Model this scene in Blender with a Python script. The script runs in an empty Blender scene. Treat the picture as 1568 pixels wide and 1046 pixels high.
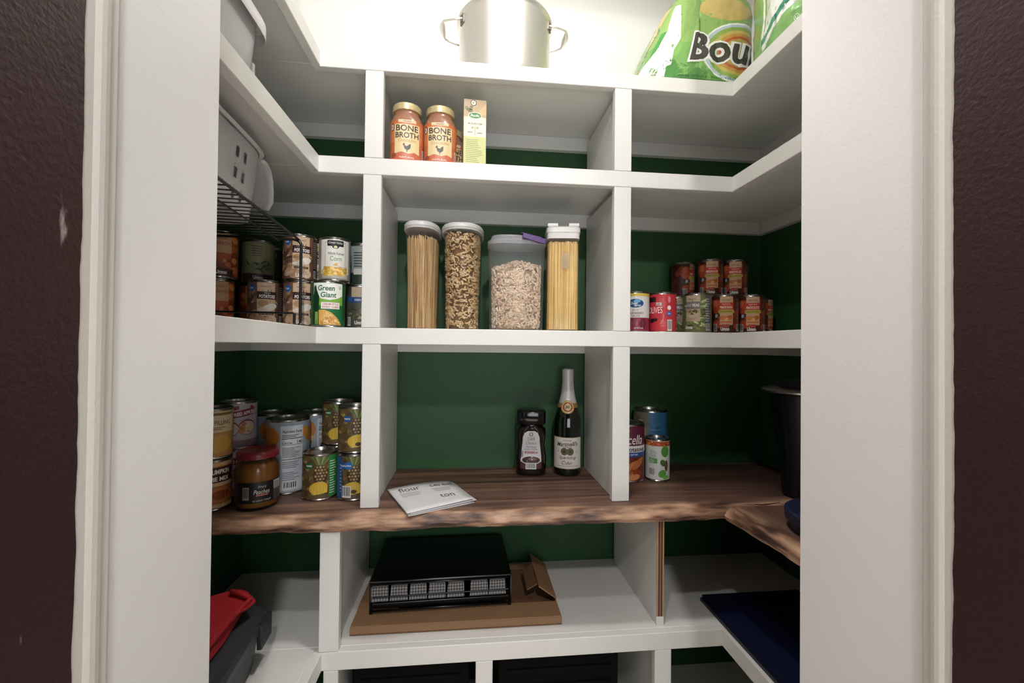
import bpy, bmesh, math, random
from mathutils import Vector, Matrix, noise
random.seed(7)
PI = math.pi
sc = bpy.context.scene
H = 1.32                      # camera height above the floor; heights below are measured from the eye line

# ------------------------------------------------------------------ camera
F_PX, YAW, PITCH, ROLL = 647.45, 0.0990, 0.0101, 0.0103
cd = bpy.data.cameras.new('camera'); cam = bpy.data.objects.new('camera', cd)
sc.collection.objects.link(cam); sc.camera = cam
cd.sensor_fit = 'HORIZONTAL'; cd.sensor_width = 36.0; cd.lens = F_PX / 1568 * 36.0
cd.clip_start = 0.01; cd.clip_end = 50
_f = Vector((math.sin(YAW)*math.cos(PITCH), math.cos(YAW)*math.cos(PITCH), math.sin(PITCH)))
_r = Vector((math.cos(YAW), -math.sin(YAW), 0)); _u = _r.cross(_f)
_r2 = _r*math.cos(ROLL) + _u*math.sin(ROLL); _u2 = -_r*math.sin(ROLL) + _u*math.cos(ROLL)
M = Matrix((_r2, _u2, -_f)).transposed().to_4x4(); M.translation = (0, 0, H); cam.matrix_world = M

# ------------------------------------------------------------------ world and lights
w = bpy.data.worlds.new('world'); sc.world = w; w.use_nodes = True
w.node_tree.nodes['Background'].inputs[0].default_value = (0.95, 0.97, 1.0, 1)
w.node_tree.nodes['Background'].inputs[1].default_value = 0.03
def point(name, loc, power, radius, col=(1, 1, 1)):
    d = bpy.data.lights.new(name, 'POINT'); d.energy = power; d.shadow_soft_size = radius; d.color = col
    o = bpy.data.objects.new(name, d); o.location = loc; sc.collection.objects.link(o); return o
def area(name, loc, target, power, sx, sy, col=(1, 1, 1)):
    d = bpy.data.lights.new(name, 'AREA'); d.shape = 'RECTANGLE'; d.size = sx; d.size_y = sy; d.energy = power; d.color = col
    o = bpy.data.objects.new(name, d); o.location = loc; sc.collection.objects.link(o)
    o.rotation_euler = (Vector(target) - Vector(loc)).to_track_quat('-Z', 'Y').to_euler(); return o
point('pantry_ceiling_light', (0.15, 0.66, H + 1.06), 5.0, 0.07, (1.0, 0.955, 0.90))
point('room_ceiling_light', (-0.10, 0.08, H + 1.04), 14.0, 0.03, (0.97, 0.98, 1.0))
point('room_ceiling_light_far', (0.10, -0.75, H + 1.06), 48.0, 0.04, (1.0, 0.97, 0.94))
area('low_front_fill', (0.20, -0.78, H - 0.10), (0.0, 1.0, H + 0.40), 8.0, 0.9, 0.6, (0.88, 0.94, 1.0))  # soft fill added low in front to lighten the shelf undersides
def spot(name, loc, power, deg, radius, col):
    d = bpy.data.lights.new(name, 'SPOT'); d.energy = power; d.spot_size = math.radians(deg); d.spot_blend = 0.35; d.shadow_soft_size = radius; d.color = col
    o = bpy.data.objects.new(name, d); o.location = loc; sc.collection.objects.link(o); return o
spot('floor_bounce_spot', (0.0, -0.55, H + 1.06), 620.0, 48, 0.05, (1.0, 0.97, 0.95))  # added spot that makes the floor bounce light up under the shelves
spot('pantry_downlight', (0.15, 0.66, H + 1.10), 22.0, 58, 0.05, (1.0, 0.965, 0.93))
vs = sc.view_settings
vs.view_transform = 'Standard'; vs.look = 'None'; vs.exposure = 0.05; vs.gamma = 1.0; vs.use_curve_mapping = False

# ------------------------------------------------------------------ helpers
COL = sc.collection
def lin(c):
    if isinstance(c, str):
        c = c.lstrip('#'); c = [int(c[i:i+2], 16)/255 for i in (0, 2, 4)]
        return tuple(x/12.92 if x <= 0.04045 else ((x+0.055)/1.055)**2.4 for x in c)
    return tuple(c)
_mats = {}
def mat(col, rough=0.5, metal=0.0, var=0.06, scale=60.0, bump=0.0, bscale=200.0, coat=0.0, name=None, spec=0.5):
    key = (col if isinstance(col, str) else tuple(col), rough, metal, var, scale, bump, bscale, coat, spec)
    if key in _mats: return _mats[key]
    c = lin(col); m = bpy.data.materials.new(name or 'paint'); m.use_nodes = True
    nt = m.node_tree; b = nt.nodes['Principled BSDF']
    b.inputs['Roughness'].default_value = rough; b.inputs['Metallic'].default_value = metal
    b.inputs['Specular IOR Level'].default_value = spec
    if coat: b.inputs['Coat Weight'].default_value = coat
    b.inputs['Base Color'].default_value = (*c, 1)
    if var or bump:
        tc = nt.nodes.new('ShaderNodeTexCoord'); n = nt.nodes.new('ShaderNodeTexNoise')
        n.inputs['Scale'].default_value = scale; n.inputs['Detail'].default_value = 3
        nt.links.new(tc.outputs['Object'], n.inputs['Vector'])
        mx = nt.nodes.new('ShaderNodeMix'); mx.data_type = 'RGBA'
        mx.inputs['A'].default_value = (*[x*(1-var) for x in c], 1); mx.inputs['B'].default_value = (*[min(1, x*(1+var)) for x in c], 1)
        nt.links.new(n.outputs['Fac'], mx.inputs['Factor']); nt.links.new(mx.outputs['Result'], b.inputs['Base Color'])
        if bump:
            n2 = nt.nodes.new('ShaderNodeTexNoise'); n2.inputs['Scale'].default_value = bscale; n2.inputs['Detail'].default_value = 3
            nt.links.new(tc.outputs['Object'], n2.inputs['Vector'])
            bp = nt.nodes.new('ShaderNodeBump'); bp.inputs['Strength'].default_value = bump; bp.inputs['Distance'].default_value = 0.004
            nt.links.new(n2.outputs['Fac'], bp.inputs['Height']); nt.links.new(bp.outputs['Normal'], b.inputs['Normal'])
    _mats[key] = m; return m
def clear_mat(name, tint, opacity, gloss=0.12, rough=0.08, diff=(0.8, 0.8, 0.8)):
    """thin clear or frosted plastic: transparent sheet, some scattering, a gloss that grows at grazing angles"""
    m = bpy.data.materials.new(name); m.use_nodes = True; nt = m.node_tree; nt.nodes.clear()
    out = nt.nodes.new('ShaderNodeOutputMaterial'); tr = nt.nodes.new('ShaderNodeBsdfTransparent'); tr.inputs[0].default_value = (*tint, 1)
    df = nt.nodes.new('ShaderNodeBsdfDiffuse'); df.inputs[0].default_value = (*diff, 1)
    tl = nt.nodes.new('ShaderNodeBsdfTranslucent'); tl.inputs[0].default_value = (*diff, 1)
    m0 = nt.nodes.new('ShaderNodeMixShader'); m0.inputs[0].default_value = 0.4
    nt.links.new(df.outputs[0], m0.inputs[1]); nt.links.new(tl.outputs[0], m0.inputs[2])
    m1 = nt.nodes.new('ShaderNodeMixShader'); m1.inputs[0].default_value = opacity
    nt.links.new(tr.outputs[0], m1.inputs[1]); nt.links.new(m0.outputs[0], m1.inputs[2])
    gl = nt.nodes.new('ShaderNodeBsdfGlossy'); gl.inputs['Roughness'].default_value = rough
    lw = nt.nodes.new('ShaderNodeFresnel'); lw.inputs[0].default_value = 1.45
    mu = nt.nodes.new('ShaderNodeMath'); mu.operation = 'MULTIPLY'; mu.inputs[1].default_value = gloss*8; mu.use_clamp = True
    nt.links.new(lw.outputs[0], mu.inputs[0])
    m2 = nt.nodes.new('ShaderNodeMixShader'); nt.links.new(mu.outputs[0], m2.inputs[0])
    nt.links.new(m1.outputs[0], m2.inputs[1]); nt.links.new(gl.outputs[0], m2.inputs[2]); nt.links.new(m2.outputs[0], out.inputs[0])
    return m

def thing(name, loc, rz=0.0, label=None, cat=None, group=None):
    o = bpy.data.objects.new(name, None); COL.objects.link(o); o.empty_display_size = 0.02
    o.location = (loc[0], loc[1], loc[2] + H); o.rotation_euler = (0, 0, rz); tag(o, label, cat, group); return o
def tag(o, label=None, cat=None, group=None, kind=None):
    if label: o['label'] = label
    if cat: o['category'] = cat
    if group: o['group'] = group
    if kind: o['kind'] = kind
    return o
def dup(root, loc, rz, label, group=None):
    def cp(o, par):
        c = o.copy(); COL.objects.link(c); c.parent = par
        for ch in o.children: cp(ch, c)
        return c
    r = cp(root, None); r.location = (loc[0], loc[1], loc[2] + H); r.rotation_euler = (0, 0, rz); r['label'] = label
    if group: r['group'] = group
    return r
def link(name, bm, mats, parent=None, smooth=False, kind=None, angle=None):
    if not isinstance(mats, (list, tuple)): mats = [mats]
    me = bpy.data.meshes.new(name); bm.normal_update(); bm.to_mesh(me); bm.free()
    for m in mats: me.materials.append(m)
    if smooth:
        for p in me.polygons: p.use_smooth = True
        if angle: me.set_sharp_from_angle(angle=angle)
    o = bpy.data.objects.new(name, me); COL.objects.link(o)
    if parent: o.parent = parent
    if kind: o['kind'] = kind
    return o
def again(src, name, loc, parent, rot=(0, 0, 0)):
    o = bpy.data.objects.new(name, src.data); COL.objects.link(o); o.parent = parent; o.location = loc; o.rotation_euler = rot; return o
def B(): return bmesh.new()
def box(bm, x0, x1, y0, y1, z0, z1, bev=0.0, seg=1, mi=0, rot=None):
    vs_ = [bm.verts.new(p) for p in [(x0,y0,z0),(x1,y0,z0),(x1,y1,z0),(x0,y1,z0),(x0,y0,z1),(x1,y0,z1),(x1,y1,z1),(x0,y1,z1)]]
    fs = [bm.faces.new([vs_[i] for i in f]) for f in [(3,2,1,0),(4,5,6,7),(0,1,5,4),(1,2,6,5),(2,3,7,6),(3,0,4,7)]]
    for f in fs: f.material_index = mi
    if rot is not None: bmesh.ops.transform(bm, matrix=rot, verts=vs_)
    if bev:
        es = {e for f in fs for e in f.edges}
        bmesh.ops.bevel(bm, geom=list(es), offset=bev, segments=seg, affect='EDGES', profile=0.5)
    return vs_
def ring_pts(rx, ry, e, n, cx=0, cy=0):
    pts = []
    for i in range(n):
        t = 2*PI*i/n; c, s = math.cos(t), math.sin(t)
        pts.append((cx + rx*math.copysign(abs(c)**(2/e), c), cy + ry*math.copysign(abs(s)**(2/e), s)))
    return pts
def loft(bm, rings, n=40, cap0=True, cap1=True, mi=0):
    """rings: (z, rx, ry, exponent, cx, cy)"""
    rows = []
    for r in rings:
        z, rx, ry = r[:3]; e = r[3] if len(r) > 3 else 2; cx = r[4] if len(r) > 4 else 0; cy = r[5] if len(r) > 5 else 0
        rows.append([bm.verts.new((x, y, z)) for x, y in ring_pts(rx, ry, e, n, cx, cy)])
    fs = []
    for a, b in zip(rows, rows[1:]):
        for i in range(n):
            j = (i+1) % n; fs.append(bm.faces.new((a[i], a[j], b[j], b[i])))
    if cap0: fs.append(bm.faces.new(rows[0][::-1]))
    if cap1: fs.append(bm.faces.new(rows[-1]))
    for f in fs: f.material_index = mi
    return rows
def lathe(bm, prof, n=40, cap0=True, cap1=True, mi=0):
    return loft(bm, [(z, r, r) for r, z in prof], n, cap0, cap1, mi)
def tube(bm, pts, r, n=6, closed=False, mi=0):
    pts = [Vector(p) for p in pts]; rows = []; m = len(pts)
    for i, p in enumerate(pts):
        a = pts[(i-1) % m] if (closed or i > 0) else p; b = pts[(i+1) % m] if (closed or i < m-1) else p
        t = (b-a).normalized(); up = Vector((0, 0, 1)) if abs(t.z) < 0.9 else Vector((1, 0, 0))
        s = t.cross(up).normalized(); u = s.cross(t); rr = r[i] if isinstance(r, (list, tuple)) else r
        rows.append([bm.verts.new(p + s*rr*math.cos(2*PI*k/n) + u*rr*math.sin(2*PI*k/n)) for k in range(n)])
    for i in range(m if closed else m-1):
        a, b = rows[i], rows[(i+1) % m]
        for k in range(n):
            l = (k+1) % n; f = bm.faces.new((a[k], a[l], b[l], b[k])); f.material_index = mi
    if not closed:
        bm.faces.new(rows[0][::-1]).material_index = mi; bm.faces.new(rows[-1]).material_index = mi
def prism(bm, pts, z0, z1, mi=0):
    a = [bm.verts.new((x, y, z0)) for x, y in pts]; b = [bm.verts.new((x, y, z1)) for x, y in pts]; n = len(pts)
    bm.faces.new(a[::-1]).material_index = mi; bm.faces.new(b).material_index = mi
    for i in range(n): bm.faces.new((a[i], a[(i+1) % n], b[(i+1) % n], b[i])).material_index = mi
    return a + b

# ---- printed artwork: flat shapes laid on a curved or flat face as thin ink layers
_txt = {}
def text_tris(s, bold=0.0, shear=0.0, font_w=1.0):
    key = (s, bold, shear)
    if key in _txt: return _txt[key]
    c = bpy.data.curves.new('t', 'FONT'); c.body = s; c.offset = bold; c.shear = shear; c.resolution_u = 3; c.size = 1.0
    o = bpy.data.objects.new('t', c); me = bpy.data.meshes.new_from_object(o)
    vv = [(v.co.x, v.co.y) for v in me.vertices]; ff = [tuple(p.vertices) for p in me.polygons]
    bpy.data.objects.remove(o); bpy.data.curves.remove(c); bpy.data.meshes.remove(me)
    xs = [v[0] for v in vv] or [0, 1]; ys = [v[1] for v in vv] or [0, 1]
    _txt[key] = (vv, ff, min(xs), max(xs), min(ys), max(ys)); return _txt[key]
class Art:
    def __init__(s, mapf, ustep, eps=0.00016, rough=0.42):
        s.f = mapf; s.us = ustep; s.eps = eps; s.bm = {0: B(), 1: B()}; s.m = {0: [], 1: []}; s.rough = rough
    def _mi(s, k, col):
        mt = mat(col, s.rough, var=0.05, scale=90) if not isinstance(col, bpy.types.Material) else col
        if mt not in s.m[k]: s.m[k].append(mt)
        return s.m[k].index(mt)
    def _add(s, k, polys, col, layer):
        mi = s._mi(k, col); bm = s.bm[k]
        for pts in polys:
            try: f = bm.faces.new([bm.verts.new((u, v, layer)) for u, v in pts]); f.material_index = mi
            except ValueError: pass
    def rect(s, u0, v0, u1, v1, col, layer=1): s._add(0, [[(u0,v0),(u1,v0),(u1,v1),(u0,v1)]], col, layer); return s
    def poly(s, pts, col, layer=1): s._add(0, [pts], col, layer); return s
    def ell(s, cu, cv, ru, rv, col, layer=1, n=14, rot=0.0):
        c, q = math.cos(rot), math.sin(rot); P = []
        for i in range(n):
            a, b = ru*math.cos(2*PI*i/n), rv*math.sin(2*PI*i/n); P.append((cu + a*c - b*q, cv + a*q + b*c))
        s._add(0, [P], col, layer); return s
    def arc(s, cu, cv, r0, r1, a0, a1, col, layer=1, n=16, sq=1.0):
        for i in range(n):
            t0, t1 = a0 + (a1-a0)*i/n, a0 + (a1-a0)*(i+1)/n
            s._add(0, [[(cu+r*math.cos(t), cv+sq*r*math.sin(t)) for r, t in ((r0,t0),(r1,t0),(r1,t1),(r0,t1))]], col, layer)
        return s
    def scatter(s, u0, v0, u1, v1, n, r, cols, layer=2, asp=0.6, seed=1):
        R = random.Random(seed)
        for i in range(n):
            q = r*R.uniform(0.7, 1.3)
            cu = R.uniform(u0+q, u1-q); cv = R.uniform(v0+q*0.8, v1-q*0.8)
            s.ell(cu, cv, q, q*asp*R.uniform(0.8, 1.2), R.choice(cols), layer + (i % 3)*0.3, 9, R.uniform(-0.8, 0.8))
        return s
    def lines(s, u0, v0, u1, v1, n, col, layer=2, fill=0.45, seed=3):
        R = random.Random(seed); st = (v1-v0)/n
        for i in range(n):
            b = v0 + st*i; s.rect(u0, b, u0 + (u1-u0)*R.uniform(0.6, 1), b + st*fill, col, layer)
        return s
    def bars(s, u0, v0, u1, v1, col='#262424', back='#d8d6d2', layer=2, seed=5):
        s.rect(u0, v0, u1, v1, back, layer); R = random.Random(seed); u = u0 + (u1-u0)*0.08
        while u < u1 - (u1-u0)*0.1:
            wd = (u1-u0)*R.choice((0.025, 0.045, 0.07)); s.rect(u, v0+(v1-v0)*0.15, u+wd, v1-(v1-v0)*0.08, col, layer+1); u += wd*2
        return s
    def text(s, t, cu, cv, h, col, width=None, layer=4, bold=0.012, shear=0.0, rot=0.0, ref=None):
        vv, ff, x0, x1, y0, y1 = text_tris(t, bold, shear)
        if ref: _, _, _, _, y0, y1 = text_tris(ref, bold, shear)
        sy = h/(y1-y0); sx = (width/(x1-x0)) if width else sy; c, q = math.cos(rot), math.sin(rot)
        P = []
        for x, y in vv:
            a, b = (x-(x0+x1)/2)*sx, (y-(y0+y1)/2)*sy; P.append((cu + a*c - b*q, cv + a*q + b*c))
        s._add(1, [[P[i] for i in f] for f in ff], col, layer); return s
    def build(s, parent, name='label', letters='lettering'):
        res = []
        for k in (0, 1):
            bm = s.bm[k]
            if not bm.faces: bm.free(); continue
            us = [v.co.x for v in bm.verts]; lo, hi = min(us), max(us); u = lo + s.us
            bmesh.ops.triangulate(bm, faces=[f for f in bm.faces if len(f.verts) > 4])
            while u < hi:
                bmesh.ops.bisect_plane(bm, geom=bm.verts[:]+bm.edges[:]+bm.faces[:], plane_co=(u, 0, 0), plane_no=(1, 0, 0)); u += s.us
            for v in bm.verts: v.co = s.f(v.co.x, v.co.y, v.co.z*s.eps)
            o = link(name if k == 0 else letters, bm, s.m[k], parent if (k == 0 or not res) else res[0], smooth=(k == 0), kind=('stuff' if k else None))
            res.append(o)
        return res
def cyl_map(r, z0=0.0):
    def f(u, v, off):
        t = u/r; q = r + 0.0002 + off; return Vector((q*math.sin(t), -q*math.cos(t), z0 + v))
    return f
def flat_map(origin, du=(1, 0, 0), dv=(0, 0, 1)):
    o, a, b = Vector(origin), Vector(du), Vector(dv); n = a.cross(b).normalized()
    return lambda u, v, off: o + a*u + b*v + n*(off + 0.0002)

# ------------------------------------------------------------------ surface materials
def wall_paint(name, low, high=None, zsplit=0.0, rough=0.5, bump=0.12, bscale=240):
    m = bpy.data.materials.new(name); m.use_nodes = True; nt = m.node_tree; b = nt.nodes['Principled BSDF']
    geo = nt.nodes.new('ShaderNodeNewGeometry'); n = nt.nodes.new('ShaderNodeTexNoise'); n.inputs['Scale'].default_value = bscale; n.inputs['Detail'].default_value = 2
    nt.links.new(geo.outputs['Position'], n.inputs['Vector'])
    bp = nt.nodes.new('ShaderNodeBump'); bp.inputs['Strength'].default_value = bump; bp.inputs['Distance'].default_value = 0.003
    nt.links.new(n.outputs['Fac'], bp.inputs['Height']); nt.links.new(bp.outputs['Normal'], b.inputs['Normal'])
    b.inputs['Roughness'].default_value = rough; b.inputs['Base Color'].default_value = (*lin(low), 1)
    if high:
        sx = nt.nodes.new('ShaderNodeSeparateXYZ'); nt.links.new(geo.outputs['Position'], sx.inputs[0])
        gt = nt.nodes.new('ShaderNodeMath'); gt.operation = 'GREATER_THAN'; gt.inputs[1].default_value = zsplit; nt.links.new(sx.outputs['Z'], gt.inputs[0])
        mx = nt.nodes.new('ShaderNodeMix'); mx.data_type = 'RGBA'; mx.inputs['A'].default_value = (*lin(low), 1); mx.inputs['B'].default_value = (*lin(high), 1)
        nt.links.new(gt.outputs[0], mx.inputs['Factor']); nt.links.new(mx.outputs['Result'], b.inputs['Base Color'])
    return m
T1, T2, T3, T4, TW = 0.671, 0.431, 0.038, -0.671, -0.376      # tops of the shelves and of the counter
B1, B2, B3 = 0.635, 0.3925, 0.0005
GREEN = wall_paint('green_wall_paint', '#245129', '#efeeea', H + T1 - 0.03, rough=0.55)
WHITE_WALL = wall_paint('white_wall_paint', '#e9e8e4', rough=0.6)
JAMB = wall_paint('jamb_paint', '#e6e3e0', rough=0.42, bump=0.10, bscale=230)
TRIM = wall_paint('trim_paint', '#cfc8c0', rough=0.42, bump=0.12, bscale=230)
SHELF = mat('#dfddd8', 0.38, var=0.02, scale=14, bump=0.05, bscale=160, name='white_shelf_paint')
CEIL = wall_paint('ceiling_paint', '#efeeea')

def maroon_mat():
    m = wall_paint('maroon_wall_paint', '#331b1d', rough=0.42, bump=0.25, bscale=230); nt = m.node_tree; b = nt.nodes['Principled BSDF']
    geo = nt.nodes.new('ShaderNodeNewGeometry'); mp = nt.nodes.new('ShaderNodeMapping'); mp.inputs['Scale'].default_value = (60, 60, 16)
    n = nt.nodes.new('ShaderNodeTexNoise'); n.inputs['Scale'].default_value = 1.0; n.inputs['Detail'].default_value = 4
    nt.links.new(geo.outputs['Position'], mp.inputs[0]); nt.links.new(mp.outputs[0], n.inputs['Vector'])
    cr = nt.nodes.new('ShaderNodeValToRGB'); cr.color_ramp.elements[0].position = 0.69; cr.color_ramp.elements[0].color = (*lin('#331b1d'), 1)
    cr.color_ramp.elements[1].position = 0.76; cr.color_ramp.elements[1].color = (*lin('#9a8a86'), 1)
    nt.links.new(n.outputs['Fac'], cr.inputs[0]); nt.links.new(cr.outputs[0], b.inputs['Base Color']); return m
MAROON = maroon_mat()
def wood_mat(name, axis):
    m = bpy.data.materials.new(name); m.use_nodes = True; nt = m.node_tree; b = nt.nodes['Principled BSDF']
    tc = nt.nodes.new('ShaderNodeTexCoord'); mp = nt.nodes.new('ShaderNodeMapping')
    mp.inputs['Scale'].default_value = (1.6, 26, 26) if axis == 'x' else (26, 1.6, 26)
    nt.links.new(tc.outputs['Object'], mp.inputs[0])
    n = nt.nodes.new('ShaderNodeTexNoise'); n.inputs['Scale'].default_value = 1.3; n.inputs['Detail'].default_value = 7; n.inputs['Distortion'].default_value = 0.6
    nt.links.new(mp.outputs[0], n.inputs['Vector'])
    cr = nt.nodes.new('ShaderNodeValToRGB'); e = cr.color_ramp.elements
    e[0].position = 0.30; e[0].color = (*lin('#3e2a24'), 1); e[1].position = 0.72; e[1].color = (*lin('#8d6a56'), 1)
    e2 = e.new(0.52); e2.color = (*lin('#654a3f'), 1)
    nt.links.new(n.outputs['Fac'], cr.inputs[0])
    # pale sapwood that the live edge carries (stored per corner as a distance from the edge)
    at = nt.nodes.new('ShaderNodeAttribute'); at.attribute_name = 'sap'
    n3 = nt.nodes.new('ShaderNodeTexNoise'); n3.inputs['Scale'].default_value = 9; n3.inputs['Detail'].default_value = 5
    mp3 = nt.nodes.new('ShaderNodeMapping'); mp3.inputs['Scale'].default_value = (1.0, 3, 6) if axis == 'x' else (3, 1.0, 6)
    nt.links.new(tc.outputs['Object'], mp3.inputs[0]); nt.links.new(mp3.outputs[0], n3.inputs['Vector'])
    cr3 = nt.nodes.new('ShaderNodeValToRGB'); q = cr3.color_ramp.elements
    q[0].position = 0.36; q[0].color = (*lin('#3e2a24'), 1); q[1].position = 0.66; q[1].color = (*lin('#cba485'), 1)
    q2 = q.new(0.48); q2.color = (*lin('#8a6650'), 1)
    nt.links.new(n3.outputs['Fac'], cr3.inputs[0])
    mx = nt.nodes.new('ShaderNodeMix'); mx.data_type = 'RGBA'
    nt.links.new(at.outputs['Fac'], mx.inputs['Factor']); nt.links.new(cr.outputs[0], mx.inputs['A']); nt.links.new(cr3.outputs[0], mx.inputs['B'])
    nt.links.new(mx.outputs['Result'], b.inputs['Base Color']); b.inputs['Roughness'].default_value = 0.5
    bp = nt.nodes.new('ShaderNodeBump'); bp.inputs['Strength'].default_value = 0.15; bp.inputs['Distance'].default_value = 0.003
    nt.links.new(n.outputs['Fac'], bp.inputs['Height']); nt.links.new(bp.outputs['Normal'], b.inputs['Normal'])
    return m
STEEL = mat('#b9b6b0', 0.25, 1.0, var=0.04, name='can_steel')
BLACKW = mat('#0b0b0c', 0.35, name='black_metal')

# ------------------------------------------------------------------ room shell
XL, XR, YB, CEILZ, FLOORZ = -0.654, 0.958, 1.31, 1.16, -H
JL, JR, JY0, JY1 = -0.2805, 0.4175, 0.240, 0.503
def slab(name, x0, x1, y0, y1, z0, z1, m, bev=0.0):
    bm = B(); box(bm, x0, x1, y0, y1, z0+H, z1+H, bev); o = link(name, bm, m); o['kind'] = 'structure'; return o
slab('floor', -2.2, 2.6, -2.4, YB+0.1, FLOORZ-0.1, FLOORZ, mat('#d6ccbe', 0.5, name='floor_boards'))
slab('ceiling', XL-0.1, XR+0.1, JY0, YB+0.1, CEILZ, CEILZ+0.1, CEIL)
slab('wall_back', XL-0.1, XR+0.1, YB, YB+0.1, FLOORZ, CEILZ, GREEN)
slab('wall_left', XL-0.1, XL, JY1, YB, FLOORZ, CEILZ, GREEN)
slab('wall_right', XR, XR+0.1, JY1, YB, FLOORZ, CEILZ, GREEN)
def jamb_wall(name, side):
    j = JL if side < 0 else JR; out = j + side*1.5; c = 0.006
    pts = [(j, JY0), (j, JY1-c), (j+side*c, JY1), (out, JY1), (out, JY0)]
    if side > 0: pts = pts[::-1]
    bm = B(); prism(bm, [p for p in pts][::-1] if side < 0 else pts[::-1], FLOORZ+H, CEILZ+H)
    bmesh.ops.recalc_face_normals(bm, faces=bm.faces)
    o = link(name, bm, JAMB); o['kind'] = 'structure'
jamb_wall('wall_front_left', -1); jamb_wall('wall_front_right', 1)
slab('wall_front_header', JL, JR, JY0, JY1, 1.06, CEILZ, JAMB)
def door_trim(name, side):
    """moulded stop strip on the reveal, drawn in plan and run up the opening"""
    j = JL if side < 0 else JR; yc = 0.3245 if side < 0 else 0.3205
    P = [(0.001, 0.0), (-0.0035, 0.0), (-0.0045, 0.002), (-0.0045, 0.012), (-0.0052, 0.0135), (-0.0062, 0.016), (-0.0066, 0.020), (-0.0060, 0.024), (-0.0046, 0.0265), (-0.0040, 0.028), (-0.0040, 0.033), (-0.0030, 0.0355), (-0.0010, 0.036), (-0.0006, 0.0372), (0.001, 0.0375)]
    k = 1.0 if side < 0 else 0.83
    bm = B(); prism(bm, [(j + side*a_, yc + b_*k) for a_, b_ in P], FLOORZ+H, CEILZ+H); bmesh.ops.recalc_face_normals(bm, faces=bm.faces)
    o = link(name, bm, TRIM); o['kind'] = 'structure'
door_trim('trim_1', -1); door_trim('trim_2', 1)
def maroon(name, side):
    """room-side paint coat: wraps the corner of the wall and ends in an uneven cut-in line beside the strip"""
    j = JL if side < 0 else JR; ye = 0.3285 if side < 0 else 0.3235; bm = B(); N = 320; rows = []
    R = random.Random(4 if side < 0 else 9)
    for i in range(N+1):
        z = FLOORZ + (CEILZ-FLOORZ)*i/N
        e_ = ye + (0.0022*noise.noise((z*5, side*3.1, 0)) + 0.0012*noise.noise((z*30, side, 5)) + R.uniform(-0.0003, 0.0003))
        if side < 0 and z > 0.255: e_ += 0.0035*min(1, (z-0.255)/0.02)
        row = []
        for x, y in ((j - side*0.0040, e_), (j - side*0.0048, e_-0.0006), (j - side*0.0048, JY0+0.004), (j - side*0.0040, JY0-0.002), (j, JY0-0.004), (j+side*1.5, JY0-0.004)): row.append(bm.verts.new((x, y, z+H)))
        rows.append(row)
    for a_, b_ in zip(rows, rows[1:]):
        for k in range(5): bm.faces.new((a_[k], a_[k+1], b_[k+1], b_[k]))
    bmesh.ops.recalc_face_normals(bm, faces=bm.faces)
    o = link(name, bm, MAROON); o['kind'] = 'structure'; md = o.modifiers.new('thick', 'SOLIDIFY'); md.thickness = 0.0008; md.offset = 0
maroon('wall_room_left', -1); maroon('wall_room_right', 1)

# ------------------------------------------------------------------ shelving
TH, FT = 0.019, 0.019      # board and face-strip thickness
XLF, XRF = -0.348, 0.652   # inner fronts of the side shelves
YN = JY1 + 0.012           # near ends of the side shelves
def u_shelf(top, bot, label, yf=1.0, xl=XLF, xr=XRF, cleats=True, left_near=YN, right_near=YN):
    """U-shaped shelf: three boards, face strips on the front edges, cleats on the walls"""
    t = thing('white_shelf', (0, yf, top), 0, label, 'shelf')
    def bxp(nm, x0, x1, y0, y1, z0, z1, bev=0.0012):
        bm = B(); box(bm, x0, x1, y0-yf, y1-yf, z0-top, z1-top, bev); return link(nm, bm, SHELF, t)
    bxp('board', XL+0.001, XR-0.001, yf+FT, YB-0.001, top-TH, top)
    bxp('board', XL+0.001, xl-FT, left_near, yf+FT-0.0004, top-TH, top)
    bxp('board', xr+FT, XR-0.001, right_near, yf+FT-0.0004, top-TH, top)
    bxp('face_strip', xl-FT+0.0003, xr+FT-0.0003, yf, yf+FT, bot, top)
    bxp('face_strip', xl-FT, xl, left_near, yf-0.0002, bot, top)
    bxp('face_strip', xr, xr+FT, right_near, yf-0.0002, bot, top)
    if cleats:
        c0, c1 = top-TH-0.0405, top-TH-0.0002
        bxp('cleat', XL+0.021, XR-0.021, YB-0.020, YB-0.0005, c0, c1)
        bxp('cleat', XL+0.0005, XL+0.020, left_near, YB-0.0005, c0, c1)
        bxp('cleat', XR-0.020, XR-0.0005, right_near, YB-0.0005, c0, c1)
    return t
u_shelf(T1, B1, 'topmost white shelf, carrying the steel stock pot and the green paper towel packs')
u_shelf(T2, B2, 'white shelf under the broth jars, second from the top')
u_shelf(T3, B3, 'white shelf under the pasta canisters, about eye level')
YF4, XL4, XR4 = 0.96, -0.313, 0.607
u_shelf(T4, T4-0.040, 'white shelf below the wooden counter, carrying the black pod drawer', YF4, XL4, XR4)

DIV = []
def divider(x0, x1, z0, z1, yf, label, face=True, back=None, inset=0.011):
    t = thing('shelf_divider', ((x0+x1)/2, yf, z0), 0, label, 'divider'); hw = (x1-x0)/2; h = z1-z0
    back = (YB-0.021 if back is None else back) - yf
    bm = B()
    if face:
        box(bm, -hw, hw, 0, FT, 0, h, 0.0012); link('face_strip', bm, SHELF, t)
        bm = B(); box(bm, -hw+inset, hw-inset, FT+0.0002, back, 0, h, 0.0006); link('panel', bm, SHELF, t)
    return t
D1, D2 = (-0.2473, -0.2061), (0.3472, 0.3898)
e = 0.0006
divider(*D1, T2+e, B1-e, 1.0, 'upright divider left of the broth jars')
divider(*D2, T2+e, B1-e, 1.0, 'upright divider under the top shelf, between broth bay and right corner bay')
divider(D1[0]-0.002, D1[1]-0.002, T3+e, B2-e, 1.0, 'upright divider beside the spaghetti canister')
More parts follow.
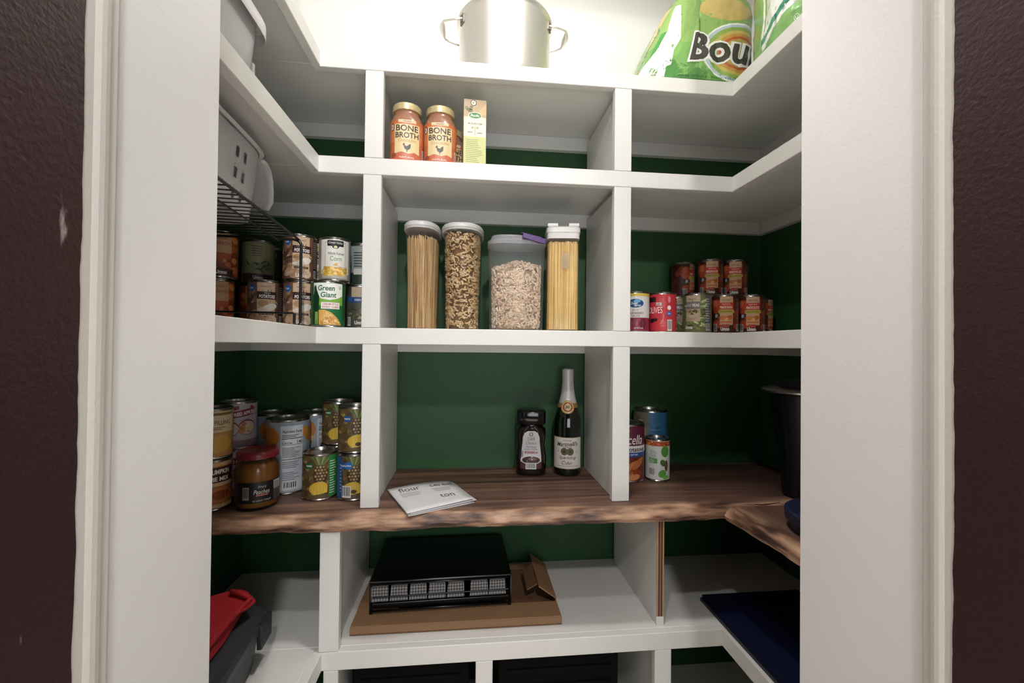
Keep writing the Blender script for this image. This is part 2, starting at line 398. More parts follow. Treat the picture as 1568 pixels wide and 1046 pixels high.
divider(D2[0], D2[1], T3+e, B2-e, 1.0, 'upright divider between the flip-lid canister and the cranberry can')
divider(D1[0]+0.001, D1[1]+0.001, TW+e, B3-e, 1.0, 'upright divider on the counter beside the pineapple cans', inset=0.009)
divider(D2[0], D2[1], TW+e, B3-e, 1.0, 'upright divider on the counter beside the cider bottle', inset=0.009)
divider(-0.320, -0.278, T4+e, -0.4105, YF4, 'upright divider below the counter beside the cardboard tray')
t = thing('shelf_divider', (0.4635, 0.985, T4), 0, 'upright divider below the counter with bare plywood front edge', 'divider')
bm = B(); box(bm, -0.009, 0.009, 0.0022, YB-0.021-0.985, e, 0.2600, 0.0004); link('panel', bm, SHELF, t)
PLY = [mat('#8a6044', 0.7, var=0.15, scale=40), mat('#4e3222', 0.8, var=0.15, scale=40), mat('#b08a66', 0.7, var=0.15, scale=40)]
for k in range(5):
    bm = B(); x = -0.009 + 0.0036*k; box(bm, x, x+0.0036, 0, 0.002, 0.022, 0.2600); link('ply', bm, PLY[(2, 1, 0, 1, 2)[k]], t)
bm = B(); box(bm, -0.009, 0.009, 0.0002, 0.002, e, 0.0218); link('filler', bm, SHELF, t)
# the bay below: three uprights and the lowest shelf
LOWZ = -1.02
u_shelf(LOWZ, LOWZ-0.04, 'lowest white shelf, under the black crates', YF4, XL4, XR4, cleats=False)
for x0, x1, lb in ((-0.309, -0.278, 'lowest upright at the corner below the cardboard tray'), (0.021, 0.059, 'lowest upright between the two black crates'), (0.440, 0.480, 'lowest upright below the plywood edged divider')):
    divider(x0, x1, LOWZ+e, T4-0.0405, YF4, lb, inset=0.008)

# ------------------------------------------------------------------ live-edge wooden counter
def live_slab(parent, axis, a0, a1, back, front, m, thick=0.034, seed=0.0):
    """slab with a waney front: a runs along the edge, d from the edge towards the wall"""
    bm = B(); lay = bm.loops.layers.float_color.new('sap'); N = 90; rows = []
    prof = [(0.34, -1.0, 0.0), (0.012, -1.0, 0.7), (0.004, -0.9, 1.0), (0.0, -0.62, 1.0), (0.0035, -0.3, 1.0), (0.010, -0.08, 1.0), (0.018, 0.0, 1.0), (0.03, 0.0, 0.35), (0.045, 0.0, 0.08), (0.07, 0.0, 0.0), (0.34, 0.0, 0.0)]
    sap = {}
    for i in range(N+1):
        a = a0 + (a1-a0)*i/N
        fr = front(a) + 0.006*noise.noise((a*7+seed, 0.3, 1)) + 0.003*noise.noise((a*26+seed, 2.3, 1))
        row = []
        for k, (d, z, s) in enumerate(prof):
            wob = 0.004*noise.noise((a*18+seed, k*1.7, 4)) if 0 < k < 7 else 0
            if k in (6, 7, 8): d = d*(1 + 0.8*noise.noise((a*6+seed, 7.7, k*0.2)))
            pos = (fr + d + wob) if k not in (0, len(prof)-1) else back
            zz = z*thick + (0.003*noise.noise((a*22+seed, k*0.9, 9)) if 1 <= k <= 5 else 0)
            co = (a, pos, zz) if axis == 'x' else (pos, a, zz)
            v = bm.verts.new(co); sap[v] = s; row.append(v)
        rows.append(row)
    for p, q in zip(rows, rows[1:]):
        for k in range(len(prof)-1): bm.faces.new((p[k], q[k], q[k+1], p[k+1]))
        bm.faces.new((p[-1], q[-1], q[0], p[0]))
    bm.faces.new(rows[0]); bm.faces.new(rows[-1][::-1])
    bmesh.ops.recalc_face_normals(bm, faces=bm.faces)
    for f in bm.faces:
        for l in f.loops: l[lay] = (sap[l.vert],)*3 + (1,)
    return link('slab', bm, m, parent, smooth=True, angle=0.7)
ct = thing('wood_counter', (0, 0, TW), 0, 'live-edge brown wooden counter across the middle of the shelving', 'counter')
live_slab(ct, 'x', XL+0.002, XR-0.002, YB-0.002, lambda a: 0.951 + 0.004*math.sin(a*9+1), wood_mat('walnut_along', 'x'))
def side_front(a): return 0.606 + (0.945-a)*0.06
live_slab(ct, 'y', YN, 0.9485, XR-0.002, side_front, wood_mat('walnut_across', 'y'), seed=4.4)

# ------------------------------------------------------------------ cans
def can(name, r, h, art, label, loc, turn=0.0, cat='can', group=None, open_top=True):
    t = thing(name, loc, math.atan2(-loc[0], loc[1]) + turn, label, cat, group)
    bm = B(); q = r
    lathe(bm, [(q-0.004, 0.0), (q-0.0006, 0.0004), (q+0.0006, 0.0018), (q-0.0006, 0.0036), (q-0.0002, 0.006), (q-0.0002, h-0.006), (q-0.0012, h-0.0036),
               (q+0.0006, h-0.0022), (q+0.0006, h-0.0006), (q-0.0006, h), (q-0.0022, h-0.0006), (q-0.003, h-0.0045), (q-0.010, h-0.004), (q*0.5, h-0.0046)], 40)
    link('tin', bm, STEEL, t, smooth=True, angle=0.6)
    a = Art(cyl_map(r), r*0.17); art(a, r, h); a.build(t); return t
def wrap(a, r, h, col, lo=0.005, hi=None): a.rect(-PI*r, lo, PI*r, (hi or h-0.0055), col, 0)
def nut(a, u0, u1, h, back, ink, n=13): a.rect(u0, 0.006, u1, h-0.007, back, 1); a.lines(u0+0.001, 0.034, u1-0.001, h-0.012, n, ink, 2); a.bars(u0+0.002, 0.009, u1-0.002, 0.028, layer=2)
def art_potato(a, r, h):
    wrap(a, r, h, '#6e5142'); a.scatter(-0.062, 0.008, 0.030, 0.10, 34, 0.010, ['#a98465', '#8a6a52', '#c2a184', '#5a4034'], 1, 0.75, 4)
    a.rect(-0.017, 0.026, 0.021, h-0.007, '#cdb091', 2.2); a.text('HARVEST', 0.002, h-0.016, 0.0042, '#7a5f48', 0.022)
    a.rect(-0.017, 0.066, 0.024, 0.084, '#3a1d1c', 3); a.text('WHOLE', 0.004, 0.0805, 0.003, '#d8cfc6', 0.012); a.text('POTATOES', 0.004, 0.0725, 0.0078, '#f2ece6', 0.033, bold=0.03)
    a.ell(-0.004, 0.056, 0.011, 0.008, '#b08663', 3); a.ell(0.010, 0.047, 0.016, 0.008, '#e9e0d4', 3.3, 14, 0.35); a.ell(-0.006, 0.040, 0.011, 0.005, '#d9cbb9', 3.5)
    a.rect(-0.013, 0.029, 0.018, 0.034, '#4a3129', 3.6); a.text('NET WT 15 OZ', 0.002, 0.0315, 0.0022, '#d8c8b4', 0.024)
    a.scatter(-0.03, 0.006, 0.03, 0.027, 9, 0.010, ['#b79273', '#d4b99c', '#8d6c55'], 3, 0.8, 9); a.text('Umno', 0.002, 0.013, 0.010, '#efe9e2', 0.022, bold=0.03, layer=6)
    a.ell(-0.030, h-0.020, 0.0085, 0.0085, '#2b5f9f', 3); a.text('USA', -0.030, h-0.020, 0.004, '#e8eef6', 0.009, layer=5)
    nut(a, 0.032, 0.056, h, '#33201c', '#a8978a')
def art_peach(a, r, h):
    wrap(a, r, h, '#4b2019'); a.scatter(-0.07, 0.006, 0.07, h-0.01, 30, 0.012, ['#6d2d20', '#8e3d28', '#3a1a16', '#a0492f'], 1, 0.8, 6)
    a.ell(-0.022, h-0.034, 0.016, 0.020, '#b4492f', 2); a.ell(-0.026, h-0.026, 0.008, 0.010, '#cf6b48', 2.3)
    a.ell(-0.022, 0.030, 0.013, 0.010, '#a8452c', 2); a.poly([(-0.030, 0.046), (-0.012, 0.06), (-0.022, 0.042)], '#4d5a2c', 2.4)
    a.rect(-0.011, 0.026, 0.022, h-0.007, '#c79f7d', 3); a.text('Harvest', 0.005, h-0.016, 0.006, '#5d4c3e', 0.021, shear=0.2, bold=0.0)
    a.rect(-0.012, 0.069, 0.023, 0.088, '#c03d27', 4); a.text('YELLOW CLING', 0.005, 0.0835, 0.003, '#f0d9c8', 0.02, layer=6); a.text('PEACH SLICES', 0.005, 0.075, 0.0065, '#f7e6d6', 0.031, layer=6, bold=0.02)
    a.rect(-0.0145, 0.059, 0.0255, 0.0675, '#b7a545', 5); a.text('IN EXTRA LIGHT SYRUP', 0.005, 0.063, 0.0028, '#5e5320', 0.03, layer=7)
    a.ell(-0.002, 0.046, 0.010, 0.006, '#c67a3e', 4); a.ell(0.012, 0.046, 0.010, 0.006, '#b8672f', 4.2, 14, 0.4); a.ell(0.006, 0.042, 0.005, 0.004, '#e0a45e', 4.6, 10, 0.8)
    a.rect(-0.009, 0.032, 0.020, 0.036, '#cb6a38', 4)
    a.rect(-0.006, 0.019, 0.012, 0.028, '#a9432e', 3.5); a.text('Umno', 0.002, 0.015, 0.010, '#eee6e0', 0.021, bold=0.03, layer=7)
    a.bars(-0.032, 0.008, -0.019, 0.030, back='#b9b0aa', layer=3.4); a.ell(-0.021, 0.052, 0.004, 0.005, '#9fb0bd', 3.5)
    nut(a, 0.032, 0.050, h, '#3a1c17', '#8d6d5e')
def art_carrot(a, r, h):
    wrap(a, r, h, '#7a3d22'); a.scatter(-0.05, 0.01, 0.05, h-0.01, 40, 0.008, ['#b8602c', '#c9743a', '#9c4b24', '#d88a4a'], 1, 0.9, 2)
    a.rect(-0.012, 0.060, 0.026, h-0.007, '#c79a74', 3); a.text('SLICED', 0.007, 0.094, 0.005, '#8c3c1c', 0.02); a.text('CARROTS', 0.007, 0.082, 0.0075, '#a8401c', 0.033)
    a.rect(-0.012, 0.046, 0.026, 0.060, '#b4532a', 3.2); a.rect(-0.02, 0.006, 0.03, 0.024, '#3c1d1a', 3); a.text('Umno', 0.005, 0.015, 0.009, '#efe7df', 0.022, bold=0.03, layer=6)
def art_beans(a, r, h):
    wrap(a, r, h, '#7f7c5e'); a.rect(-0.03, 0.052, 0.03, h-0.008, '#8f8a68', 1); a.lines(-0.014, 0.07, 0.014, 0.10, 5, '#5b5a40', 2)
    R = random.Random(3)
    for i in range(16): a.ell(R.uniform(-0.028, 0.028), R.uniform(0.03, 0.06), 0.008, 0.0024, R.choice(['#55602f', '#737d42', '#3c4522']), 2+i*0.05, 9, R.uniform(-1, 1))
    a.rect(-0.04, 0.006, 0.04, 0.026, '#3b2c26', 2); a.text('Umno', 0.0, 0.016, 0.009, '#d9d2c8', 0.022, bold=0.03, layer=6)
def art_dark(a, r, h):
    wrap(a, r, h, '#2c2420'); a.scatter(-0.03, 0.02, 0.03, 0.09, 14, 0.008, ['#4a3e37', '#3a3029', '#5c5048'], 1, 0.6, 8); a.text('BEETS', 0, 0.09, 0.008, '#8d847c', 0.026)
def art_yam(a, r, h):
    wrap(a, r, h, '#7a3c1e'); a.rect(-0.03, 0.07, 0.03, 0.10, '#8e4a26', 1); a.text('YAMS', 0, 0.085, 0.008, '#c79a70', 0.022); a.scatter(-0.03, 0.01, 0.03, 0.065, 10, 0.010, ['#96522a', '#5f2c18'], 1, 0.7, 2)
def art_corn_white(a, r, h):
    wrap(a, r, h, '#8e8c80'); a.rect(-0.034, 0.018, 0.036, h-0.0065, '#dedad2', 1); a.rect(-0.030, 0.008, 0.032, 0.016, '#b9b6ac', 1)
    for u0, v0, u1, v1 in ((-0.0225, 0.034, -0.0218, h-0.012), (0.0238, 0.034, 0.0245, h-0.012), (-0.0225, h-0.0127, 0.0245, h-0.012), (-0.0225, 0.034, -0.008, 0.0347), (0.010, 0.034, 0.0245, 0.0347)): a.rect(u0, v0, u1, v1, '#4e564c', 2)
    a.rect(-0.017, 0.083, 0.020, 0.097, '#16181a', 2); a.ell(0.0015, 0.083, 0.008, 0.006, '#16181a', 2.2); a.text('Clover Valley', 0.0015, 0.0905, 0.006, '#e9e5d8', 0.031, shear=0.2, bold=0.0); a.ell(0.0015, 0.081, 0.004, 0.003, '#cfd0a0', 3)
    a.text('Whole Kernel', 0.002, 0.066, 0.0062, '#35312c', 0.036, bold=0.0); a.text('Corn', 0.002, 0.054, 0.0105, '#4f8a3c', 0.025, bold=0.0); a.ell(0.002, 0.041, 0.005, 0.0015, '#d8a83e', 2, 8, 0.5); a.ell(0.002, 0.0385, 0.006, 0.0015, '#d8a83e', 2, 8)
    a.ell(0.0, 0.024, 0.032, 0.010, '#c9a255', 2); a.scatter(-0.030, 0.012, 0.030, 0.036, 60, 0.0036, ['#e3bd5c', '#d6a93f', '#efd083', '#b98c34'], 2.3, 0.75, 5)
def art_corn_green(a, r, h):
    wrap(a, r, h, '#1f5a32'); a.rect(-0.033, 0.05, 0.035, h-0.0065, '#7fb043', 1); a.rect(-0.033, 0.006, 0.035, 0.052, '#1c6a3a', 1)
    a.poly([(-0.035, h-0.0065), (0.034, h-0.0065), (0.034, 0.074), (0.02, 0.067), (0.004, 0.0635), (-0.014, 0.066), (-0.035, 0.076)], '#f0f1ea', 2)
    a.poly([(-0.034, 0.085), (-0.026, 0.088), (-0.019, 0.07), (-0.021, 0.035), (-0.026, 0.008), (-0.036, 0.008)], '#12391f', 2.5); a.ell(-0.030, h-0.020, 0.004, 0.008, '#1b4a26', 3); a.poly([(-0.030, 0.036), (-0.022, 0.036), (-0.022, 0.008), (-0.030, 0.008)], '#8aa552', 3)
    a.text('Green', -0.004, h-0.018, 0.0125, '#1d6b36', 0.037, bold=0.022, shear=0.12, ref='G'); a.text('Giant', 0.001, h-0.0335, 0.0125, '#1d6b36', 0.034, bold=0.022, shear=0.12, ref='G')
    a.rect(-0.015, 0.043, 0.026, 0.058, '#f3efe8', 3); a.text('CREAM STYLE', 0.0055, 0.0538, 0.0046, '#b8413a', 0.034, layer=5); a.text('SWEET CORN', 0.0055, 0.0472, 0.0046, '#b8413a', 0.036, layer=5)
    a.poly([(-0.019, 0.006), (-0.020, 0.040), (-0.008, 0.041), (0.008, 0.034), (0.022, 0.021), (0.031, 0.006)], '#d9a85a', 2.6)
    R = random.Random(11)
    for i in range(34):
        u = R.uniform(-0.017, 0.024); v = R.uniform(0.009, 0.036 - max(0, u+0.004)*0.75)
        a.ell(u, v, 0.0042, 0.0035, R.choice(['#e9c47e', '#d59a4a', '#f2d8a0', '#c98a3c']), 3+i*0.02, 9, R.uniform(-1, 1))
    a.rect(0.024, h-0.02, 0.03, h-0.012, '#c9cdbf', 3)
def art_greenbeans_blue(a, r, h):
    wrap(a, r, h, '#4a4c40'); a.rect(-0.02, 0.07, 0.03, h-0.007, '#b9a68c', 1); a.rect(-0.02, 0.066, 0.03, 0.080, '#27477c', 2); a.text('GREEN BEANS', 0.004, 0.073, 0.005, '#dfe6ef', 0.032); a.ell(-0.025, 0.074, 0.007, 0.007, '#2a5b9a', 2.5)
    a.scatter(-0.03, 0.02, 0.03, 0.06, 26, 0.007, ['#8d8264', '#6a6b42', '#a89d78', '#3a3c2a'], 1.3, 0.4, 6); a.text('Umno', 0.0, 0.016, 0.009, '#efe9e2', 0.022, bold=0.03, layer=6); a.bars(-0.031, 0.008, -0.022, 0.03)
def art_white_green(a, r, h):
    wrap(a, r, h, '#2a3a30'); a.rect(-0.03, 0.035, 0.03, h-0.008, '#8f9792', 1); a.lines(-0.02, 0.05, 0.025, h-0.02, 6, '#3c4844', 2); a.rect(-0.02, 0.03, 0.02, 0.045, '#c9c6bd', 2)
def art_cranberry(a, r, h):
    wrap(a, r, h, '#8c2f3e'); a.rect(-PI*r*0.6, 0.040, PI*r*0.6, h-0.0055, '#d9d7d2', 1); a.rect(-PI*r*0.6, h-0.013, PI*r*0.6, h-0.0055, '#d7bd4b', 2)
    a.ell(0.004, h-0.032, 0.023, 0.0135, '#e8e8ea', 2.2, 24); a.ell(0.004, h-0.032, 0.021, 0.012, '#1c4a7c', 2.6, 24); a.ell(0.008, h-0.026, 0.010, 0.005, '#6fa6c9', 3, 16, 0.2)
    a.text('Ocean', 0.0, h-0.032, 0.0068, '#f1f3f5', 0.017, shear=0.25, layer=5); a.text('Spray', 0.009, h-0.038, 0.0068, '#f1f3f5', 0.018, shear=0.25, layer=5)
    a.text('JELLIED', 0.004, 0.060, 0.0032, '#8a5a5a', 0.016); a.text('CRANBERRY', 0.004, 0.052, 0.0062, '#8a2330', 0.042, bold=0.0); a.text('SAUCE', 0.004, 0.0445, 0.0045, '#8a2330', 0.020, bold=0.0)
    for i in range(6): a.ell(-0.024+i*0.0095, 0.024, 0.010, 0.014, ['#7a2a3a', '#a04458', '#6a2233'][i % 3], 2+i*0.15, 14)
    a.scatter(-0.03, 0.006, 0.0, 0.02, 5, 0.006, ['#9e2233', '#b83a44'], 3, 1.0, 3); a.text('NET WT 14 OZ', 0.012, 0.012, 0.0038, '#e9dede', 0.024)
def art_olive(a, r, h):
    wrap(a, r, h, '#b32b35'); a.rect(-0.045, 0.008, 0.040, h-0.008, '#bd333c', 1)
    a.rect(-0.040, h-0.026, -0.017, h-0.012, '#1a1418', 2); a.rect(-0.016, h-0.036, -0.002, h-0.028, '#d7d3ce', 2); a.lines(-0.015, h-0.035, -0.003, h-0.029, 2, '#2d2a2a', 3)
    a.text('OLIVES', -0.020, 0.062, 0.017, '#f0dede', 0.040, bold=0.0); a.arc(-0.020, 0.044, 0.023, 0.0238, -0.9, 0.3, '#e3b8b8', 2); a.ell(-0.028, 0.034, 0.008, 0.006, '#1b1416', 2, 12, 0.3); a.ell(-0.018, 0.036, 0.006, 0.005, '#241a1c', 2.3)
    a.lines(-0.01, 0.070, 0.012, h-0.016, 7, '#d98a8c', 2, 0.2); a.lines(-0.004, 0.018, 0.012, 0.036, 5, '#d98a8c', 2, 0.25)
    a.ell(0.018, h-0.042, 0.005, 0.006, '#e8e4e2', 2); a.ell(0.018, h-0.020, 0.0035, 0.009, '#d88a8c', 2); a.ell(0.018, 0.052, 0.0065, 0.0065, '#2c66a8', 2.5); a.text('USA', 0.018, 0.052, 0.003, '#e8eef6', 0.007)
    a.bars(0.013, 0.006, 0.026, 0.036, layer=3)
def art_peas(a, r, h):
    wrap(a, r, h, '#73774a'); a.scatter(-0.04, 0.006, 0.032, h-0.008, 70, 0.008, ['#b9c47f', '#8f9a58', '#5d6a34', '#d3d9a4', '#3f4a28'], 1, 0.35, 12)
    a.rect(-0.030, 0.034, 0.008, h-0.007, '#c4ad92', 2.2); a.text('Harvest', -0.012, h-0.016, 0.006, '#8a775f', 0.02, shear=0.2, bold=0.0)
    a.rect(-0.030, 0.068, 0.008, 0.088, '#7c7674', 3); a.text('SWEET', -0.021, 0.078, 0.007, '#d8d2ca', 0.014, layer=5); a.text('PEAS', -0.003, 0.078, 0.008, '#f0ece4', 0.017, layer=5, bold=0.03)
    a.scatter(-0.027, 0.05, 0.006, 0.068, 22, 0.0035, ['#6a5a2c', '#8a7a3c', '#4a3c20'], 3, 0.5, 5); a.lines(-0.027, 0.038, 0.004, 0.046, 2, '#a08a70', 3)
    a.text('Umno', -0.022, 0.018, 0.010, '#eef0e4', 0.022, bold=0.03, layer=6); nut(a, 0.021, 0.040, h, '#5d5f66', '#b3b5ba', 10)
def art_pineapple(side, blue):
    def f(a, r, h):
        wrap(a, r, h, '#5b4a2c'); R = random.Random(8)
        a.scatter(-0.07, 0.008, 0.06, h-0.008, 50, 0.007, ['#8a7544', '#6b5a34', '#4a3c24', '#9d8850'], 1, 0.6, 5)
        for i in range(9): a.poly([(0.0, h-0.034), (-0.022+i*0.0055, h-0.007), (-0.017+i*0.0055, h-0.007)], ['#5f6b38', '#465428', '#7f8a50'][i % 3], 2+i*0.05)
        a.ell(0.0, 0.062, 0.016, 0.024, '#3a2818', 2.6, 18)
        for i in range(6):
            for j in range(4):
                u = -0.010+j*0.0068+(i % 2)*0.0034; v = 0.044+i*0.0072
                if (u/0.015)**2+((v-0.062)/0.023)**2 < 1: a.ell(u, v, 0.0027, 0.0029, ['#a98e5c', '#8a7146'][(i+j) % 2], 3, 6)
        a.ell(-0.004, 0.030, 0.021, 0.015, '#c9a53a', 3.2, 20, 0.2); a.poly([(-0.022, 0.036), (0.016, 0.036), (0.016, 0.018), (-0.014, 0.014)], '#d4b545', 3.4)
        a.ell(0.0, 0.022, 0.007, 0.005, '#4a3518' if blue else '#c7a638', 3.6)
        a.rect(-0.034, h-0.036, -0.018, h-0.022, '#24508e' if blue else '#1f5c30', 3); a.text('PINEAPPLE', -0.026, h-0.029, 0.004, '#e6eadf', 0.014)
        c = '#1f4c84' if blue else '#2e7d3f'
        if side: a.rect(0.019, 0.006, 0.048, h-0.0065, c, 4); a.lines(0.0215, 0.014, 0.040, h-0.016, 14, '#cfe0c4' if not blue else '#b9c8dc', 5, 0.3)
        else:
            a.rect(-0.052, 0.006, -0.028, h-0.0065, c, 4); a.lines(-0.036, 0.02, -0.030, h-0.02, 9, '#8fa9cc', 5, 0.3)
            a.ell(-0.012, h-0.028, 0.0095, 0.0095, '#2a62a6', 4); a.text('USDA', -0.012, h-0.028, 0.004, '#dce8f4', 0.012, layer=6); a.bars(-0.029, 0.008, -0.006, 0.036, layer=4)
    return f
def art_apple(a, r, h):
    wrap(a, r, h, '#a39aa0'); a.rect(-0.05, 0.006, 0.05, h-0.0065, '#aea5aa', 1)
    a.poly([(-0.022, 0.074), (0.034, 0.083), (0.034, 0.100), (-0.022, 0.091)], '#7c1f2c', 2); a.text('FRIED APPLES', 0.010, 0.0868, 0.0085, '#efe3e0', 0.048, rot=0.15, layer=4, bold=0.02)
    a.poly([(-0.018, 0.094), (0.0, 0.097), (0.0, 0.106), (-0.018, 0.103)], '#7c1f2c', 2.3); a.ell(0.030, 0.10, 0.007, 0.004, '#7c1f2c', 2.4, 10, -0.6)
    for i, (u, v) in enumerate(((-0.02, 0.05), (0.018, 0.052))):
        a.ell(u, v, 0.021, 0.019, '#7c2430', 2.5+i*0.1, 20); a.ell(u, v-0.001, 0.019, 0.0165, '#c9b9a8', 2.8+i*0.1, 20)
    a.scatter(-0.004, 0.036, 0.036, 0.066, 12, 0.006, ['#c98f52', '#d9b078', '#b5763c'], 3.2, 0.8, 4); a.lines(-0.032, 0.038, -0.014, 0.062, 8, '#5d4a50', 3.4, 0.4)
    a.rect(-0.05, 0.006, 0.05, 0.022, '#8b6e74', 2); a.text('IN SYRUP', 0.012, 0.071, 0.004, '#7c1f2c', 0.02, rot=0.15)
def art_pie(a, r, h):
    wrap(a, r, h, '#a5622c'); a.rect(-0.05, 0.062, 0.05, 0.096, '#2b1512', 1); a.text('PUMPKIN', 0.018, 0.086, 0.0105, '#f0e2cc', 0.042, layer=3, bold=0.03); a.text('PIE MIX', 0.018, 0.070, 0.0095, '#f0e2cc', 0.040, layer=3, bold=0.03)
    a.rect(-0.05, 0.098, 0.05, h-0.0065, '#c9a878', 1); a.rect(-0.05, 0.054, 0.05, 0.062, '#d0ad80', 1.2); a.ell(0.02, 0.03, 0.03, 0.02, '#c06f38', 2, 20); a.ell(0.02, 0.034, 0.022, 0.010, '#8f4622', 2.4, 20); a.rect(-0.05, 0.006, 0.05, 0.014, '#d9b98a', 2.6)
def art_pie_pale(a, r, h):
    wrap(a, r, h, '#b98a54'); a.rect(-0.05, 0.06, 0.05, h-0.0065, '#d3c09a', 1); a.text('PIE FILLING', 0.014, 0.082, 0.010, '#3c2a20', 0.048, layer=3); a.lines(-0.03, 0.066, 0.04, 0.074, 2, '#7a5a3c', 2); a.rect(-0.05, 0.098, 0.05, 0.104, '#7a5a34', 2); a.ell(0.014, 0.034, 0.03, 0.02, '#c9a050', 2, 20)
def art_juice(a, r, h):
    wrap(a, r, h, '#979fa6'); n = 26
    for i in range(n):
        k = i/(n-1); c = tuple(x*(1-k)+y*k for x, y in zip(lin('#aeb2b6'), lin('#8c9aa6')))
        a.rect(-PI*r, 0.008+i*(h-0.016)/n, PI*r, 0.008+(i+1)*(h-0.016)/n, (round(c[0], 3), round(c[1], 3), round(c[2], 3)), 0.5)
    a.ell(-0.045, h-0.042, 0.026, 0.026, '#b9742c', 2, 22); a.ell(-0.028, h-0.066, 0.008, 0.006, '#c9a06a', 2.2); a.ell(-0.034, h-0.075, 0.006, 0.009, '#b0823c', 2.2)
    a.ell(0.044, h-0.032, 0.012, 0.013, '#c98c3c', 2.2, 18); a.ell(0.058, h-0.04, 0.014, 0.02, '#b97a2e', 2, 18); a.scatter(0.040, 0.05, 0.075, h-0.05, 6, 0.008, ['#5f86a8', '#4f7699', '#7e9cb5'], 1.6, 1.2, 2)
    a.rect(-0.016, 0.010, 0.036, h-0.014, '#c6cad0', 3); a.text('Nutrition Facts', 0.011, h-0.028, 0.0072, '#17171a', 0.044, bold=0.02); a.lines(-0.012, h-0.042, 0.034, h-0.034, 2, '#3a3a40', 4); a.rect(-0.013, h-0.0465, 0.035, h-0.0445, '#17171a', 4)
    a.text('Calories', -0.001, h-0.056, 0.0056, '#17171a', 0.022, bold=0.02); a.text('140', 0.028, h-0.055, 0.0075, '#17171a', 0.013, bold=0.02); a.rect(-0.013, h-0.0615, 0.035, h-0.0605, '#17171a', 4)
    a.lines(-0.012, 0.092, 0.034, h-0.066, 8, '#45454c', 4, 0.4); a.rect(-0.013, 0.086, 0.035, 0.0875, '#17171a', 4); a.lines(-0.012, 0.066, 0.034, 0.084, 4, '#55555c', 4, 0.35); a.lines(-0.012, 0.036, 0.03, 0.058, 5, '#4a4a52', 4, 0.3, 8)
    a.bars(-0.010, 0.014, 0.024, 0.032, layer=4)
def art_sweet_potato(a, r, h):
    wrap(a, r, h, '#4d1f3a'); a.rect(-0.08, 0.10, 0.08, h-0.0065, '#5c2038', 1); a.text('Princella', 0.010, 0.118, 0.026, '#f0e8ea', 0.085, shear=0.2, bold=0.0, layer=5); a.text('SINCE 1947', 0.0, 0.142, 0.005, '#b98a9a', 0.03)
    a.rect(-0.08, 0.083, 0.08, 0.101, '#e3dedc', 3); a.text('Sweet Potatoes', 0.010, 0.0915, 0.0125, '#3a1730', 0.105, bold=0.02, layer=5); a.rect(-0.08, 0.070, 0.08, 0.083, '#29508a', 3); a.text('in light syrup', 0.012, 0.077, 0.007, '#dfe6f0', 0.05, layer=5)
    a.rect(-0.08, 0.006, 0.08, 0.070, '#6a2a1a', 2)
    for i, (u, v, ro, c) in enumerate(((-0.01, 0.05, 0.5, '#a8522a'), (0.02, 0.045, 0.6, '#c97a40'), (0.03, 0.03, -0.3, '#8e3e20'), (0.0, 0.022, 0.2, '#b56434'), (0.022, 0.014, 0.1, '#cf8a52'), (0.04, 0.052, 0.7, '#bb6a36'), (-0.03, 0.03, 0.4, '#b4602f'))): a.ell(u, v, 0.024, 0.009, c, 3+i*0.1, 12, ro)
def art_soup(a, r, h):
    wrap(a, r, h, '#cfd0c8'); a.rect(-0.05, h-0.020, 0.05, h-0.0065, '#a8502c', 1); a.scatter(-0.04, h-0.022, 0.04, h-0.007, 20, 0.0035, ['#c46a3a', '#8e3e22', '#d9935c'], 1.5, 0.8, 4)
    a.ell(0.022, h-0.034, 0.012, 0.016, '#4f8a3a', 2, 18); a.lines(-0.022, 0.066, 0.002, h-0.03, 6, '#7c7f78', 2, 0.25); a.rect(-0.024, 0.050, 0.0, 0.064, '#5c9a4a', 2); a.lines(-0.022, 0.052, -0.004, 0.062, 3, '#dfe8d4', 3, 0.3)
    a.ell(0.016, 0.052, 0.008, 0.010, '#3f6a34', 2, 14, 0.5); a.ell(0.026, 0.044, 0.006, 0.016, '#6b4a34', 2.2, 12); a.ell(0.014, 0.022, 0.012, 0.010, '#57963f', 2.1, 14, 0.7); a.ell(0.024, 0.012, 0.010, 0.006, '#6fae52', 2.4, 12); a.bars(-0.024, 0.014, -0.006, 0.038, layer=2)
def art_blue(a, r, h):
    wrap(a, r, h, '#2d5f84'); a.rect(-0.10, 0.006, -0.002, h-0.0065, '#6f6a58', 1); a.scatter(-0.08, 0.1, -0.004, h-0.02, 14, 0.010, ['#8d8870', '#5d5a48', '#a09a80'], 1.3, 0.7, 2)
    a.text('In 100%', 0.020, h-0.050, 0.007, '#12283c', 0.030); a.text('fruit juice', 0.020, h-0.062, 0.007, '#12283c', 0.034); a.lines(0.006, 0.06, 0.036, 0.10, 5, '#1a3a54', 2, 0.3)

HC, RC = 0.112, 0.0372
Z2 = T3 + HC + 0.0006
GL = 'canned vegetables on the corner shelf beside the wire rack'
can('food_can', 0.0375, 0.109, art_corn_green, 'green and white can of cream style sweet corn', (-0.3375, 1.047, T3), -0.02, group=GL)
can('food_can', 0.0355, 0.105, art_corn_white, 'white can of whole kernel corn stacked on the green corn can', (-0.3300, 1.066, T3+0.1096), 0.0, group=GL)
p = can('food_can', RC, HC, art_potato, 'brown potato can in the lower row next to the cream style corn', (-0.4145, 1.080, T3), 0.02, group=GL)
dup(p, (-0.497, 1.082, T3), math.atan2(0.497, 1.082)+0.0, 'brown potato can in the lower row with its whole label showing', GL)
dup(p, (-0.420, 1.088, Z2), math.atan2(0.42, 1.088)+0.02, 'brown potato can stacked in the upper row behind the rack post', GL)
dup(p, (-0.376, 1.158, T3), math.atan2(0.376, 1.158)-0.5, 'lower potato can hidden behind the sweet corn cans', GL)
